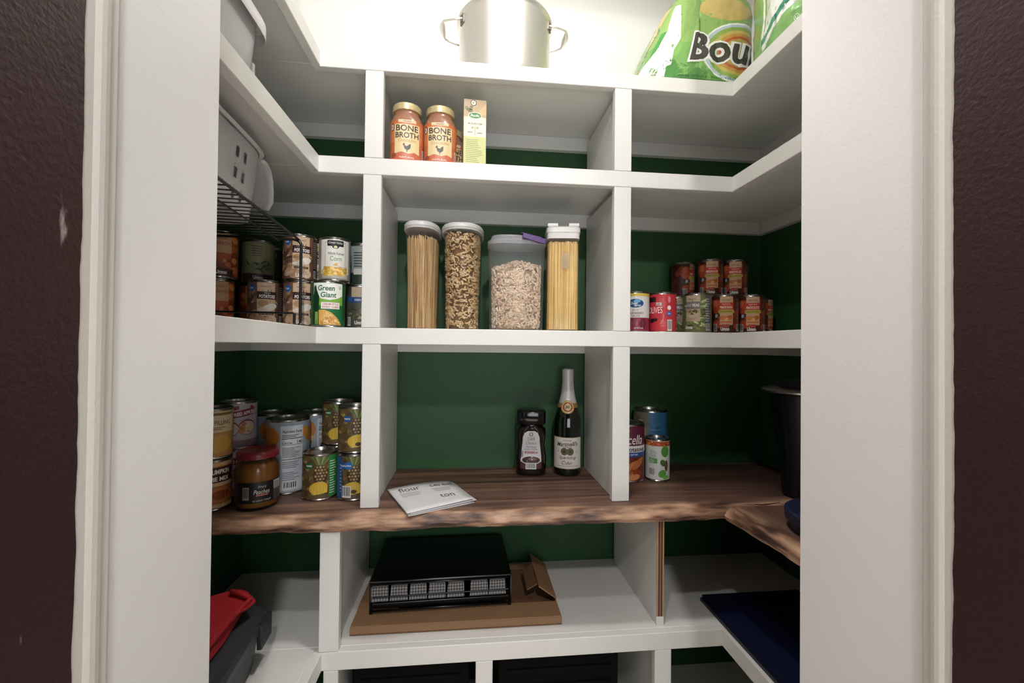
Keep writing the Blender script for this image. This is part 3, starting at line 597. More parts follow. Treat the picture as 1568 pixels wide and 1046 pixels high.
dup(p, (-0.384, 1.158, Z2), math.atan2(0.384, 1.158)-0.45, 'upper potato can showing between rack post and white corn can', GL)
c = can('food_can', RC, HC, art_carrot, 'orange carrot can in the lower row against the side wall', (-0.604, 1.072, T3), 0.0, group=GL)
dup(c, (-0.600, 1.078, Z2), math.atan2(0.6, 1.078)-0.06, 'orange carrot can stacked in the upper row against the side wall', GL)
dup(c, (-0.556, 1.160, T3), math.atan2(0.556, 1.16)-0.3, 'orange carrot can deep in the gap behind the lower row', GL)
can('food_can', RC, HC, art_beans, 'olive green bean can in the upper row beside the orange carrot can', (-0.553, 1.163, Z2), 0.0, group=GL)
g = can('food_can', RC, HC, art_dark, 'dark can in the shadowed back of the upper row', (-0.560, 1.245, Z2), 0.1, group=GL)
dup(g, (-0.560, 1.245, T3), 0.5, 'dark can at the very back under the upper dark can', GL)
y = can('food_can', RC, HC, art_yam, 'rust orange can standing behind the upper potato can', (-0.474, 1.225, Z2), 0.0, group=GL)
dup(y, (-0.474, 1.225, T3), 0.3, 'rust orange can at the back of the lower row', GL)
can('food_can', RC, HC, art_greenbeans_blue, 'green bean can with a blue band, half behind the divider', (-0.283, 1.128, T3), -0.08, group=GL)
can('food_can', RC, HC, art_white_green, 'grey labelled can stacked above the blue banded can', (-0.288, 1.165, Z2), -0.1, group=GL)
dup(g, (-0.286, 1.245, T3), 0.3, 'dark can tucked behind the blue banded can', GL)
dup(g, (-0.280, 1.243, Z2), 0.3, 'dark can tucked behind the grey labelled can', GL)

GR = 'cans on the right corner shelf at eye level'
can('food_can', RC, 0.110, art_cranberry, 'can of jellied cranberry sauce beside the divider', (0.447, 1.115, T3), -0.05, group=GR)
can('food_can', 0.0365, 0.110, art_olive, 'red can of olives beside the cranberry can', (0.5265, 1.118, T3), 0.0, group=GR)
s = can('food_can', RC, 0.112, art_peas, 'sweet peas can with grey nutrition panel beside the red olive can', (0.634, 1.130, T3), 0.0, group=GR)
dup(s, (0.616, 1.21, T3), math.atan2(-0.616, 1.21)+0.3, 'sweet peas can half hidden behind the front one', GR)
GP = 'stack of peach slices cans'
q = can('food_can', 0.0345, 0.112, art_peach, 'peach slices can in the lower row beside the sweet peas can', (0.722, 1.138, T3), -0.05, group=GP)
for x, y_, z, tn, lb in ((0.798, 1.132, T3, -0.05, 'peach slices can at the outer end of the lower front row'), (0.868, 1.195, T3, 1.0, 'dark peach slices can at the back outer corner of the stack'),
        (0.726, 1.222, T3, 0.2, 'peach slices can hidden under the upper row, nearer the peas'), (0.798, 1.212, T3, 0.2, 'peach slices can hidden under the upper row, outer one'), (0.658, 1.273, T3, 0.2, 'peach slices can hidden below the shadowed upper can'),
        (0.722, 1.212, Z2, -0.02, 'upper row peach slices can above the sweet peas'), (0.797, 1.208, Z2, -0.1, 'upper row peach slices can at the outer end'), (0.663, 1.268, Z2, 0.95, 'upper peach slices can in shadow at the back of the stack')):
    dup(q, (x, y_, z), math.atan2(-x, y_)+tn, lb, GP)

GC = 'cans on the left end of the wooden counter'
e2 = TW + 0.0006
can('food_can', 0.0415, 0.113, art_pie, 'pumpkin pie mix can at the counter front next to the door jamb', (-0.589, 1.037, e2), 0.0, group=GC)
can('food_can', 0.0415, 0.113, art_pie_pale, 'cream labelled pie filling can stacked by the door jamb', (-0.590, 1.040, e2+0.1136), 0.0, group=GC)
a0 = can('food_can', 0.0415, 0.115, art_apple, 'fried apples can stacked behind the red lidded jar', (-0.580, 1.132, e2+0.1156), 0.05, group=GC)
dup(a0, (-0.580, 1.132, e2), math.atan2(0.58, 1.132)-0.3, 'fried apples can directly behind the red lidded jar, bottom of its stack', GC)
j0 = can('food_can', 0.0505, 0.184, art_juice, 'tall pale blue juice can with nutrition panel', (-0.466, 1.150, e2), -0.02, group=GC)
dup(j0, (-0.545, 1.247, e2), 1.1, 'tall juice can in shadow behind the fried apples', GC)
dup(j0, (-0.436, 1.256, e2), 0.75, 'tall juice can in shadow behind the front juice can', GC)
n0 = can('food_can', 0.0405, 0.112, art_pineapple(True, False), 'pineapple can with green side panel standing alone at the front', (-0.366, 1.094, e2), 0.0, group=GC)
dup(n0, (-0.353, 1.180, e2), 0.2, 'pineapple can hidden at the bottom of the back stack', GC)
dup(n0, (-0.350, 1.182, e2+0.1126), math.atan2(0.35, 1.182)-0.02, 'pineapple can with green side panel on the back stack', GC)
can('food_can', 0.0405, 0.112, art_pineapple(False, True), 'pineapple can with blue side panel at the bottom beside the divider', (-0.2815, 1.088, e2), -0.05, group=GC)
can('food_can', 0.0405, 0.112, art_pineapple(True, True), 'pineapple can with a small blue tag stacked beside the divider', (-0.2815, 1.090, e2+0.1126), 0.16, group=GC)
GD = 'cans on the right end of the wooden counter'
can('food_can', 0.050, 0.160, art_sweet_potato, 'large purple can of sweet potatoes half behind the divider', (0.452, 1.185, e2), -0.08, group=GD)
can('food_can', 0.0335, 0.118, art_soup, 'slim white and green can beside the sweet potatoes', (0.539, 1.170, e2), 0.0, group=GD)
can('food_can', 0.050, 0.186, art_blue, 'tall dark blue can behind the slim white can', (0.556, 1.258, e2), -0.05, group=GD)

# ------------------------------------------------------------------ jars, bottle, carton
def peach_jar():
    x, y_ = -0.4875, 1.040
    t = thing('glass_jar', (x, y_, e2), math.atan2(-x, y_), 'squat glass jar of peaches with a red lid and black label', 'jar'); r = 0.0445
    bm = B(); lathe(bm, [(r-0.012, 0), (r-0.003, 0.002), (r, 0.008), (r+0.001, 0.05), (r+0.001, 0.085), (r-0.001, 0.100), (r-0.006, 0.108), (r-0.007, 0.118)], 48)
    link('glass', bm, clear_mat('jar_glass', (0.95, 0.93, 0.88), 0.02, 0.10, 0.03), t, smooth=True, angle=0.9)
    bm = B(); lathe(bm, [(r-0.010, 0.003), (r-0.0025, 0.007), (r-0.0015, 0.05), (r-0.0015, 0.085), (r-0.004, 0.098), (r-0.012, 0.103)], 40)
    link('syrup', bm, mat('#a0661c', 0.25, var=0.2, scale=30), t, smooth=True, angle=0.9)
    bm = B(); lathe(bm, [(r-0.008, 0.113), (r-0.0015, 0.114), (r-0.0005, 0.117), (r-0.001, 0.126), (r-0.004, 0.1292), (r-0.010, 0.130), (r-0.014, 0.1285)], 48)
    link('lid', bm, mat('#7c2127', 0.32, var=0.05), t, smooth=True, angle=0.7)
    a = Art(cyl_map(r+0.001), r*0.15); a.rect(-0.062, 0.018, 0.058, 0.064, '#111014', 1); a.bars(-0.031, 0.026, -0.017, 0.054, back='#8e8478', layer=2)
    a.rect(0.034, 0.043, 0.056, 0.062, '#b9b6b2', 2); a.lines(0.035, 0.045, 0.055, 0.060, 6, '#4a4846', 3, 0.4); a.rect(0.034, 0.019, 0.056, 0.042, '#5f5c5a', 2); a.lines(0.035, 0.021, 0.055, 0.040, 7, '#1c1b1c', 3, 0.4)
    a.rect(-0.003, 0.0335, 0.021, 0.0362, '#c4685c', 2); a.text('Simply', 0.009, 0.0535, 0.0065, '#b8b2aa', 0.018, shear=0.3, bold=0.0); a.text('Peaches', 0.008, 0.0425, 0.0095, '#d8d2ca', 0.032, shear=0.3, bold=0.0)
    a.text('IN LIGHT SYRUP', 0.009, 0.023, 0.004, '#b4aea6', 0.036); a.build(t)
peach_jar()
def coffee_jar():
    x, y_ = 0.1835, 1.248
    t = thing('coffee_jar', (x, y_, e2), math.atan2(-x, y_)+0.02, 'dark instant coffee jar with black lid next to the cider bottle', 'jar')
    bm = B(); E_ = 3.4
    loft(bm, [(0, 0.034, 0.030, E_), (0.002, 0.041, 0.036, E_), (0.008, 0.045, 0.039, E_), (0.05, 0.0455, 0.0395, E_), (0.085, 0.040, 0.0365, E_), (0.12, 0.0435, 0.038, E_), (0.132, 0.0425, 0.0375, 3), (0.138, 0.036, 0.034, 2.4), (0.146, 0.034, 0.033, 2)], 48)
    link('glass', bm, mat('#150b09', 0.12, var=0.1, coat=0.4), t, smooth=True, angle=0.9)
    bm = B(); loft(bm, [(0.1462, 0.040, 0.036, 3), (0.149, 0.043, 0.0385, 3.2), (0.182, 0.043, 0.0385, 3.2), (0.186, 0.041, 0.037, 3.2), (0.1875, 0.036, 0.033, 3)], 48)
    link('lid', bm, mat('#08080a', 0.15, var=0.0, coat=0.3), t, smooth=True, angle=0.9)
    def fm(u, v, off):
        ry = 0.0395 - 0.0030*math.exp(-((v-0.085)/0.025)**2) + 0.0003
        rx = 0.0455 - 0.0055*math.exp(-((v-0.085)/0.025)**2)
        return Vector((u, -ry*(1-abs(u/rx)**E_)**(1/E_) - off, v))
    a = Art(fm, 0.004)
    shp = [(-0.031, 0.022), (0.031, 0.022), (0.030, 0.052), (0.0265, 0.082), (0.0245, 0.10), (0.024, 0.112), (0.019, 0.124), (0.010, 0.130), (-0.010, 0.130), (-0.019, 0.124), (-0.024, 0.112), (-0.0245, 0.10), (-0.0265, 0.082), (-0.030, 0.052)]
    a.poly(shp, '#c9c6c6', 1); a.rect(-0.031, 0.022, 0.031, 0.042, '#54252f', 2); a.ell(0, 0.048, 0.030, 0.0135, '#d4d0ce', 3, 28); a.ell(0, 0.047, 0.026, 0.0105, '#3a2620', 3.4, 28); a.ell(0.004, 0.050, 0.012, 0.005, '#7a5a48', 3.7, 20); a.poly([(0.0, 0.060), (0.005, 0.060), (0.004, 0.047), (0.001, 0.047)], '#cfc8c2', 3.9)
    a.bars(-0.015, 0.021, 0.015, 0.039, layer=4.2); a.ell(0, 0.121, 0.0058, 0.0058, '#4a4648', 2, 16); a.ell(0, 0.121, 0.0036, 0.0036, '#c9c6c6', 2.3, 12)
    a.text('CAFE', 0, 0.1075, 0.0095, '#6e3b2e', 0.021, bold=0.0); a.text('Clasico', 0, 0.0955, 0.0085, '#a03430', 0.031, shear=0.3, bold=0.0)
    a.text('Dark Roast', 0, 0.0845, 0.006, '#41393a', 0.029, bold=0.0); a.text('Instant Coffee', 0, 0.0775, 0.0055, '#41393a', 0.036, bold=0.0); a.rect(-0.019, 0.0655, 0.019, 0.0715, '#93434a', 2); a.text('NET WT 7 OZ', 0, 0.0685, 0.0034, '#e3d0cf', 0.03)
    a.build(t)
coffee_jar()
def cider():
    x, y_ = 0.2915, 1.238
    t = thing('cider_bottle', (x, y_, e2), math.atan2(-x, y_), 'dark sparkling cider bottle with white foil neck', 'bottle'); r = 0.0405
    bm = B(); lathe(bm, [(0.030, 0.003), (0.036, 0.0), (0.0395, 0.004), (r, 0.012), (r, 0.135), (0.0395, 0.155), (0.036, 0.175), (0.030, 0.195), (0.024, 0.213), (0.019, 0.232), (0.0165, 0.25), (0.0150, 0.27), (0.0148, 0.30)], 48)
    link('glass', bm, mat('#0a120b', 0.06, var=0.0, coat=0.5), t, smooth=True, angle=0.9)
    bm = B(); lathe(bm, [(0.0285, 0.2015), (0.0262, 0.209), (0.0215, 0.2285), (0.0182, 0.25), (0.0166, 0.272), (0.0168, 0.276), (0.0163, 0.279), (0.0166, 0.300), (0.0160, 0.3065), (0.012, 0.309)], 40)
    for v in bm.verts:
        n_ = noise.noise(v.co*160)*0.0005; v.co.x *= 1+n_*20; v.co.y *= 1+n_*20
    link('foil', bm, mat('#c8c4c2', 0.35, 0.15, var=0.05, bump=0.3, bscale=120), t, smooth=True, angle=0.9)
    def nm(u, v, off):
        rr = 0.0295 - (v-0.195)*0.29 + 0.0012 + off; th = u/0.028; return Vector((rr*math.sin(th), -rr*math.cos(th), v))
    a = Art(nm, 0.004); a.rect(-0.085, 0.196, 0.085, 0.209, '#8c7440', 1); a.ell(0, 0.199, 0.0185, 0.019, '#b08a4a', 2, 26); a.ell(0, 0.199, 0.016, 0.0165, '#d3b98a', 2.5, 26); a.ell(0, 0.199, 0.0135, 0.014, '#9a3422', 3, 24); a.ell(0, 0.199, 0.0095, 0.010, '#c9b48a', 3.5, 20)
    a.text('M', 0, 0.199, 0.010, '#6a5330', 0.011, shear=0.2, layer=6); a.build(t, 'seal')
    a = Art(cyl_map(r), r*0.14); a.rect(-0.049, 0.022, 0.049, 0.112, '#b9a98a', 0.5); a.rect(-0.047, 0.024, 0.047, 0.110, '#d3c9c0', 1)
    a.text('SINCE 1868', 0, 0.104, 0.0033, '#3a3230', 0.022); a.text("Martinelli's", 0, 0.0935, 0.0125, '#221c1c', 0.062, shear=0.2, bold=0.015, rot=0.05); a.text('GOLD MEDAL', 0, 0.084, 0.0033, '#3a3230', 0.026)
    for s_ in (-0.0085, 0.0085): a.ell(s_, 0.0715, 0.0105, 0.0105, '#3f3a22', 2, 20); a.ell(s_, 0.0715, 0.008, 0.008, '#6d6640', 2.4, 18); a.ell(s_, 0.0715, 0.005, 0.0055, '#3f3a22', 2.7, 12)
    a.text('19', -0.027, 0.0715, 0.003, '#3a3230', 0.005); a.text('US', 0.027, 0.0715, 0.003, '#3a3230', 0.005)
    a.text('Sparkling', 0.001, 0.0535, 0.0115, '#3c2a2c', 0.050, shear=0.3, bold=0.0); a.text('Cider', 0.0, 0.0395, 0.0105, '#3c2a2c', 0.032, shear=0.3, bold=0.0); a.rect(-0.033, 0.0295, 0.033, 0.0305, '#4a4040', 2); a.build(t)
cider()
def broth(loc, turn, label):
    t = thing('broth_jar', loc, math.atan2(-loc[0], loc[1])+turn, label, 'jar', 'bone broth jars'); r = 0.040
    bm = B(); E_ = 2.6
    loft(bm, [(0, r-0.008, r-0.008, E_), (0.003, r-0.001, r-0.001, E_), (0.008, r, r, E_), (0.098, r, r, E_), (0.112, r-0.003, r-0.003, 2.4), (0.122, r-0.007, r-0.007, 2.2), (0.127, r-0.009, r-0.009, 2), (0.132, r-0.009, r-0.009, 2)], 48)
    link('glass', bm, mat('#9a6a52', 0.18, var=0.08, scale=40, coat=0.5), t, smooth=True, angle=0.9)
    bm = B(); lathe(bm, [(r-0.007, 0.1315), (r-0.0052, 0.1325), (r-0.005, 0.137), (r-0.0052, 0.147), (r-0.007, 0.149), (r-0.011, 0.150)], 44)
    link('lid', bm, mat('#c9b88a', 0.32, 0.35, var=0.03), t, smooth=True, angle=0.7)
    def fm(u, v, off):
        th = u/r; c_, s_ = math.sin(th), math.cos(th)
        k = (abs(c_)**E_ + abs(s_)**E_)**(-1/E_); q = r*k + 0.0003 + off; return Vector((q*c_, -q*s_, v))
    a = Art(fm, r*0.14); a.rect(-0.066, 0.006, 0.066, 0.103, '#b9673f', 0.5); a.rect(-0.066, 0.05, 0.066, 0.095, '#c4774a', 0.7); a.rect(-0.020, 0.096, 0.020, 0.103, '#dcc39a', 1.3); a.text('ORGANIC', 0, 0.0995, 0.004, '#7a5a3c', 0.018)
    a.poly([(-0.028, 0.022), (-0.028, 0.092), (0.028, 0.092), (0.028, 0.022), (0.016, 0.026), (0.004, 0.022), (-0.012, 0.026)], '#dcc394', 1.5)
    a.poly([(-0.05, 0.006), (0.05, 0.006), (0.05, 0.028), (0.03, 0.021), (0.012, 0.025), (-0.006, 0.020), (-0.03, 0.026), (-0.05, 0.022)], '#c4654a', 1.2)
    a.text('BONE', 0.0, 0.083, 0.0145, '#3a322c', 0.050, bold=0.02); a.text('BROTH', 0.0, 0.066, 0.0135, '#3a322c', 0.052, bold=0.02); a.text('CHICKEN', 0.0, 0.053, 0.006, '#b9935c', 0.040)
    hen = [(-0.008, 0.046), (-0.0055, 0.047), (-0.0045, 0.041), (0.001, 0.040), (0.004, 0.044), (0.0085, 0.046), (0.008, 0.036), (0.0045, 0.0315), (0.001, 0.030), (0.001, 0.026), (-0.001, 0.026), (-0.001, 0.030), (-0.006, 0.034), (-0.0075, 0.041), (-0.0105, 0.0425)]
    a.poly(hen, '#3a3a36', 2.5); a.text('NATURAL', 0.0, 0.013, 0.0042, '#ead7c2', 0.034); a.ell(-0.031, 0.018, 0.007, 0.006, '#8e4a34', 2, 12, 0.3)
    a.ell(-0.035, 0.086, 0.0062, 0.0088, '#2c2826', 2, 18); a.ell(-0.035, 0.086, 0.0048, 0.0068, '#c9b8a8', 2.4, 16); a.text('GMO', -0.035, 0.086, 0.0034, '#2c2826', 0.007)
    a.rect(0.036, 0.010, 0.044, 0.040, '#d9cfc4', 2); a.lines(0.0365, 0.012, 0.0435, 0.038, 7, '#5a4a40', 3, 0.4); a.build(t); return t
b0 = broth((-0.160, 1.058, T2), 0.0, 'bone broth jar nearest the divider')
dup(b0, (-0.0795, 1.062, T2), math.atan2(0.0795, 1.062)-0.02, 'bone broth jar in the front beside the carton', 'bone broth jars')
dup(b0, (-0.062, 1.165, T2), 0.3, 'bone broth jar at the back between front jar and carton', 'bone broth jars')
def carton():
    t = thing('broth_carton', (0.0035, 1.080, T2), 0.06, 'slim green and cream carton standing beside the broth jars', 'carton')
    wd, dp, hh = 0.0275, 0.045, 0.172; bm = B(); box(bm, -wd, wd, -dp, dp, 0, hh, 0.0012); link('box', bm, mat('#d6d0ae', 0.45), t)
    a = Art(flat_map((0, -dp, 0)), 0.03, 0.0001); q = wd-0.0006
    a.rect(-q, 0.001, q, 0.080, '#c3c583', 1); a.rect(-q, 0.080, q, 0.128, '#ded9c4', 1); a.rect(-q, 0.128, q, hh-0.001, '#b79c74', 1); a.poly([(-q, 0.15), (-q, hh-0.001), (0.006, hh-0.001)], '#b3987a', 1.5); a.poly([(0.004, 0.135), (q, 0.165), (q, 0.135)], '#c8ac72', 1.6); a.scatter(-q, 0.132, -0.004, 0.158, 12, 0.004, ['#6a6a44', '#8a8058', '#57502f'], 2, 0.7, 3)
    a.ell(0, 0.132, 0.0165, 0.0085, '#e6e2cc', 2.6, 22); a.ell(0, 0.132, 0.015, 0.0072, '#3c7c3e', 3, 22); a.text('Pacific', 0, 0.132, 0.006, '#eef0e2', 0.022, shear=0.2); a.ell(-0.004, 0.163, 0.0075, 0.0075, '#2c2c28', 3, 18); a.ell(-0.004, 0.163, 0.0058, 0.0058, '#d9d2bc', 3.3, 16); a.text('K', -0.004, 0.163, 0.005, '#2c2c28', 0.004)
    a.text('MUSHROOM', 0, 0.112, 0.005, '#7a7a66', 0.034); a.ell(-0.006, 0.102, 0.004, 0.003, '#a9b184', 2); a.ell(0.006, 0.102, 0.004, 0.003, '#a9b184', 2); a.rect(-0.001, 0.084, 0.001, 0.104, '#a9a884', 2); a.rect(-0.018, 0.089, -0.006, 0.092, '#8e8e7a', 2); a.rect(0.006, 0.088, 0.018, 0.091, '#8e8e7a', 2)
    a.lines(-0.022, 0.008, 0.022, 0.076, 15, '#8f9658', 2, 0.35, 4); a.build(t)
carton()

# ------------------------------------------------------------------ food canisters
CLEAR = clear_mat('clear_plastic', (0.98, 0.98, 0.97), 0.02, 0.06, 0.12)
FROST = clear_mat('frosted_plastic', (0.94, 0.95, 0.95), 0.10, 0.05, 0.3, (0.8, 0.82, 0.84))
LIDW = mat('#d9d6d2', 0.3, var=0.02, name='lid_plastic')
def sp(rx, ry, e_, ang): c_, s_ = math.cos(ang), math.sin(ang); return rx*math.copysign(abs(c_)**(2/e_), c_), ry*math.copysign(abs(s_)**(2/e_), s_)
def polar(rx, ry, e_, ang): c_, s_ = math.cos(ang), math.sin(ang); k = (abs(c_/rx)**e_ + abs(s_/ry)**e_)**(-1/e_); return c_*k, s_*k
def strands(parent, rx, ry, e_, z0, z1, n, r, cols, seed, lean=0.02, taper=1.0):
    R = random.Random(seed); bm = B()
    for i in range(n):
        ang = R.uniform(0, 2*PI); k = R.uniform(0.9, 1.0); x, y_ = polar(rx, ry, e_, ang); x0, y0 = x*k*taper, y_*k*taper
        a2 = ang + R.uniform(-1, 1)*lean*8; x1, y1 = polar(rx, ry, e_, a2); k2 = R.uniform(0.9, 1.0)
        top = z1 + R.uniform(-0.008, 0.001)
        pts = []
        for q_ in range(5):
            f_ = q_/4; an = ang + (a2-ang)*f_; xx, yy = polar(rx, ry, e_, an); kk = (k + (k2-k)*f_)*(taper + (1-taper)*f_); pts.append((xx*kk, yy*kk, z0 + (top-z0)*f_))
        tube(bm, pts, r, 5, mi=R.randrange(len(cols)))
    loft(bm, [(z0, rx*0.88*taper, ry*0.88*taper, e_), (z1-0.008, rx*0.88, ry*0.88, e_)], 28, mi=0)
    return link('spaghetti', bm, cols, parent, smooth=True, kind='stuff', angle=0.9)
def elbows(parent, rx, ry, e_, z0, z1, n, cols, seed, size=1.0, taper=1.0, heap=0.0, core='#7a5a38'):
    R = random.Random(seed); bm = B()
    for i in range(n):
        ang = R.uniform(0, 2*PI); f_ = R.random(); k = R.uniform(0.90, 0.985); tp = taper + (1-taper)*f_
        x, y_ = polar(rx*tp-0.0045*size, ry*tp-0.0045*size, e_, ang)
        zt = z1 + heap*math.cos(ang*2+1)*0.5
        if i % 7 == 0 and heap: k = R.uniform(0.0, 0.9); f_ = 1.0
        z = z0 + 0.004 + (zt-z0-0.006)*f_ + (heap*(1-k) if f_ == 1.0 else 0); x *= k; y_ *= k
        rr = 0.0052*size; pts = []
        for q_ in range(5):
            t_ = -0.9 + 1.8*q_/4; pts.append(Vector((rr*math.sin(t_)*1.25, rr*(math.cos(t_)-0.6), 0)))
        rot = Matrix.Rotation(R.uniform(0, 2*PI), 3, 'Z') @ Matrix.Rotation(R.uniform(-1.2, 1.2), 3, 'X') @ Matrix.Rotation(R.uniform(0, 2*PI), 3, 'Z')
        if k > 0.88:
            nv = Vector((x, y_, 0)).normalized(); 
            rot = Matrix((Vector((-nv.y, nv.x, 0)), Vector((0, 0, 1)), nv)).transposed() @ Matrix.Rotation(R.uniform(0, 2*PI), 3, 'Z') @ Matrix.Rotation(R.uniform(-0.5, 0.5), 3, 'X')
        tube(bm, [rot @ p_ + Vector((x, y_, z)) for p_ in pts], 0.0021*size, 5, mi=1+R.randrange(len(cols)-1))
    kq = 1-0.009*size/min(rx, ry)
    loft(bm, [(z0, rx*kq*taper, ry*kq*taper, e_), (z1-0.006, rx*kq, ry*kq, e_), (z1-0.004+heap*0.6, rx*0.4, ry*0.4, e_)], 32, mi=0)
    return link('macaroni', bm, cols, parent, smooth=True, kind='stuff', angle=0.9)
SPA = [mat('#c09866', 0.5, var=0.1), mat('#dcb883', 0.45, var=0.1), mat('#cda672', 0.45, var=0.1), mat('#e8c896', 0.45, var=0.1)]
SPY = [mat('#c8a258', 0.5, var=0.1), mat('#dfbc74', 0.45, var=0.1), mat('#d2aa5e', 0.45, var=0.1), mat('#eacd8c', 0.45, var=0.1)]
MAC = [mat('#86643e', 0.8, var=0.2), mat('#e0c090', 0.45, var=0.1), mat('#cfa978', 0.45, var=0.1), mat('#ecd2a8', 0.45, var=0.1)]
CER = [mat('#a98a6e', 0.8, var=0.2), mat('#ecd0b2', 0.5, var=0.1), mat('#dcbc9c', 0.5, var=0.1), mat('#f4dfc6', 0.5, var=0.1)]
def oval_canister(x, y_, rx, ry, hh, rz, label, fill):
    t = thing('food_canister', (x, y_, T3+0.0006), rz, label, 'canister', 'food canisters on the eye level shelf'); E_ = 2.5; tp = 0.90
    bm = B(); loft(bm, [(0, rx*tp-0.004, ry*tp-0.004, E_), (0.003, rx*tp, ry*tp, E_), (hh-0.022, rx, ry, E_), (hh-0.014, rx, ry, E_)], 48, cap1=False)
    link('body', bm, CLEAR, t, smooth=True, angle=0.9)
    bm = B(); loft(bm, [(hh-0.0155, rx-0.002, ry-0.002, E_), (hh-0.0165, rx+0.003, ry+0.003, E_), (hh-0.013, rx+0.0045, ry+0.0045, E_), (hh-0.003, rx+0.0045, ry+0.0045, E_), (hh, rx+0.0025, ry+0.0025, E_)], 48)
    link('lid', bm, LIDW, t, smooth=True, angle=0.7)
    bm = B(); loft(bm, [(hh-0.0135, rx+0.0048, ry+0.0048, E_), (hh-0.012, rx+0.0052, ry+0.0052, E_), (hh-0.0105, rx+0.0048, ry+0.0048, E_)], 48, False, False); link('seal_ring', bm, mat('#b9b6b4', 0.4), t, smooth=True)
    fill(t, rx, ry, E_, tp, hh); return t
oval_canister(-0.1265, 1.150, 0.042, 0.078, 0.272, -0.06, 'clear oval canister of long spaghetti with white lid', lambda t, rx, ry, E_, tp, hh: strands(t, rx-0.0035, ry-0.0035, E_, 0.004, hh-0.034, 330, 0.0013, SPA, 3, 0.02, 0.90))
oval_canister(-0.0215, 1.165, 0.052, 0.093, 0.272, -0.04, 'clear oval canister packed full of brown macaroni', lambda t, rx, ry, E_, tp, hh: elbows(t, rx-0.001, ry-0.001, E_, 0.004, hh-0.020, 2300, MAC, 5, 1.0, 0.90))
def cereal_keeper():
    t = thing('food_canister', (0.118, 1.098, T3+0.0006), -0.02, 'frosted food keeper with purple flap, half full of pale macaroni', 'canister', 'food canisters on the eye level shelf')
    rx, ry, E_, hh, tp = 0.0735, 0.047, 3.6, 0.222, 0.93
    bm = B(); loft(bm, [(0, rx*tp-0.005, ry*tp-0.005, E_), (0.004, rx*tp, ry*tp, E_), (0.150, rx*0.965, ry*0.97, E_), (0.165, rx*0.985, ry*0.98, E_), (hh, rx, ry, E_)], 56, cap1=False)
    link('body', bm, FROST, t, smooth=True, angle=0.9)
    bm = B(); lidm = clear_mat('lid_frost', (0.86, 0.86, 0.88), 0.55, 0.1, 0.2, (0.72, 0.72, 0.75))
    loft(bm, [(hh-0.004, rx+0.0015, ry+0.0015, E_), (hh+0.005, rx+0.002, ry+0.002, E_), (hh+0.009, rx-0.003, ry-0.002, E_), (hh+0.012, rx-0.013, ry-0.006, 3, -0.008), (hh+0.020, rx-0.024, ry-0.009, 3, -0.016), (hh+0.022, rx-0.032, ry-0.014, 3, -0.018)], 56)
    link('lid', bm, lidm, t, smooth=True, angle=0.6)
    fl = B(); box(fl, -0.030, 0.030, -0.0035, 0.0035, -0.0065, 0.0065, 0.0015, 2, rot=Matrix.Translation((0.040, -ry-0.0035, hh+0.0085)) @ Matrix.Rotation(0.26, 4, 'Y'))
    box(fl, 0.008, 0.062, -ry+0.006, ry-0.012, hh+0.0185, hh+0.0215, 0.001, rot=Matrix.Translation((0.0, 0, 0.0)) @ Matrix.Translation((0.035, 0, hh+0.02)) @ Matrix.Rotation(0.22, 4, 'Y') @ Matrix.Translation((-0.035, 0, -hh-0.02)))
    link('flap', fl, mat('#4a2a66', 0.35, var=0.05), t, smooth=False)
    elbows(t, rx*0.965-0.002, ry*0.97-0.002, E_, 0.004, 0.158, 2600, CER, 8, 0.95, 0.96, heap=0.018)['label'] = 'pale dry macaroni'
cereal_keeper()
def flip_canister():
    t = thing('food_canister', (0.2395, 1.098, T3+0.0006), -0.12, 'square clear canister of yellow spaghetti with flip-lock lid', 'canister', 'food canisters on the eye level shelf')
    r, E_, hh = 0.041, 7.0, 0.250; bm = B()
    loft(bm, [(0, r-0.004, r-0.004, E_), (0.003, r, r, E_), (hh-0.012, r, r, E_)], 64, cap1=False); link('body', bm, CLEAR, t, smooth=True, angle=0.9)
    bm = B(); loft(bm, [(hh-0.0130, r-0.002, r-0.002, E_), (hh-0.013, r+0.001, r+0.001, E_), (hh+0.002, r+0.0015, r+0.0015, E_), (hh+0.002, r+0.003, r+0.003, E_), (hh+0.014, r+0.003, r+0.003, E_), (hh+0.018, r-0.001, r-0.001, E_)], 64); link('lid', bm, LIDW, t, smooth=True, angle=0.5)
    for s_ in (-1, 1):
        bm = B(); box(bm, -0.014, 0.014, -0.013, 0.013, 0, 0.009, 0.002, 2, rot=Matrix.Translation((s_*0.027, -0.024, hh+0.0182))); link('lid_tab', bm, LIDW, t)
    bm = B(); box(bm, -0.0135, 0.0135, -0.008, 0.008, 0, 0.0035, 0.001, rot=Matrix.Translation((0.0, -0.024, hh+0.0182))); link('latch', bm, mat('#3c3c3e', 0.4), t)
    strands(t, r-0.0025, r-0.0025, E_, 0.004, hh-0.020, 420, 0.0012, SPY, 12, 0.006)
    a = Art(flat_map((0, -r-0.0004, 0)), 0.05); a.rect(-0.004, 0.160, 0.015, 0.198, clear_mat('sticker', (0.9, 0.9, 0.88), 0.3, 0.1, 0.2, (0.85, 0.8, 0.7)), 1); a.build(t, 'sticker')
flip_canister()

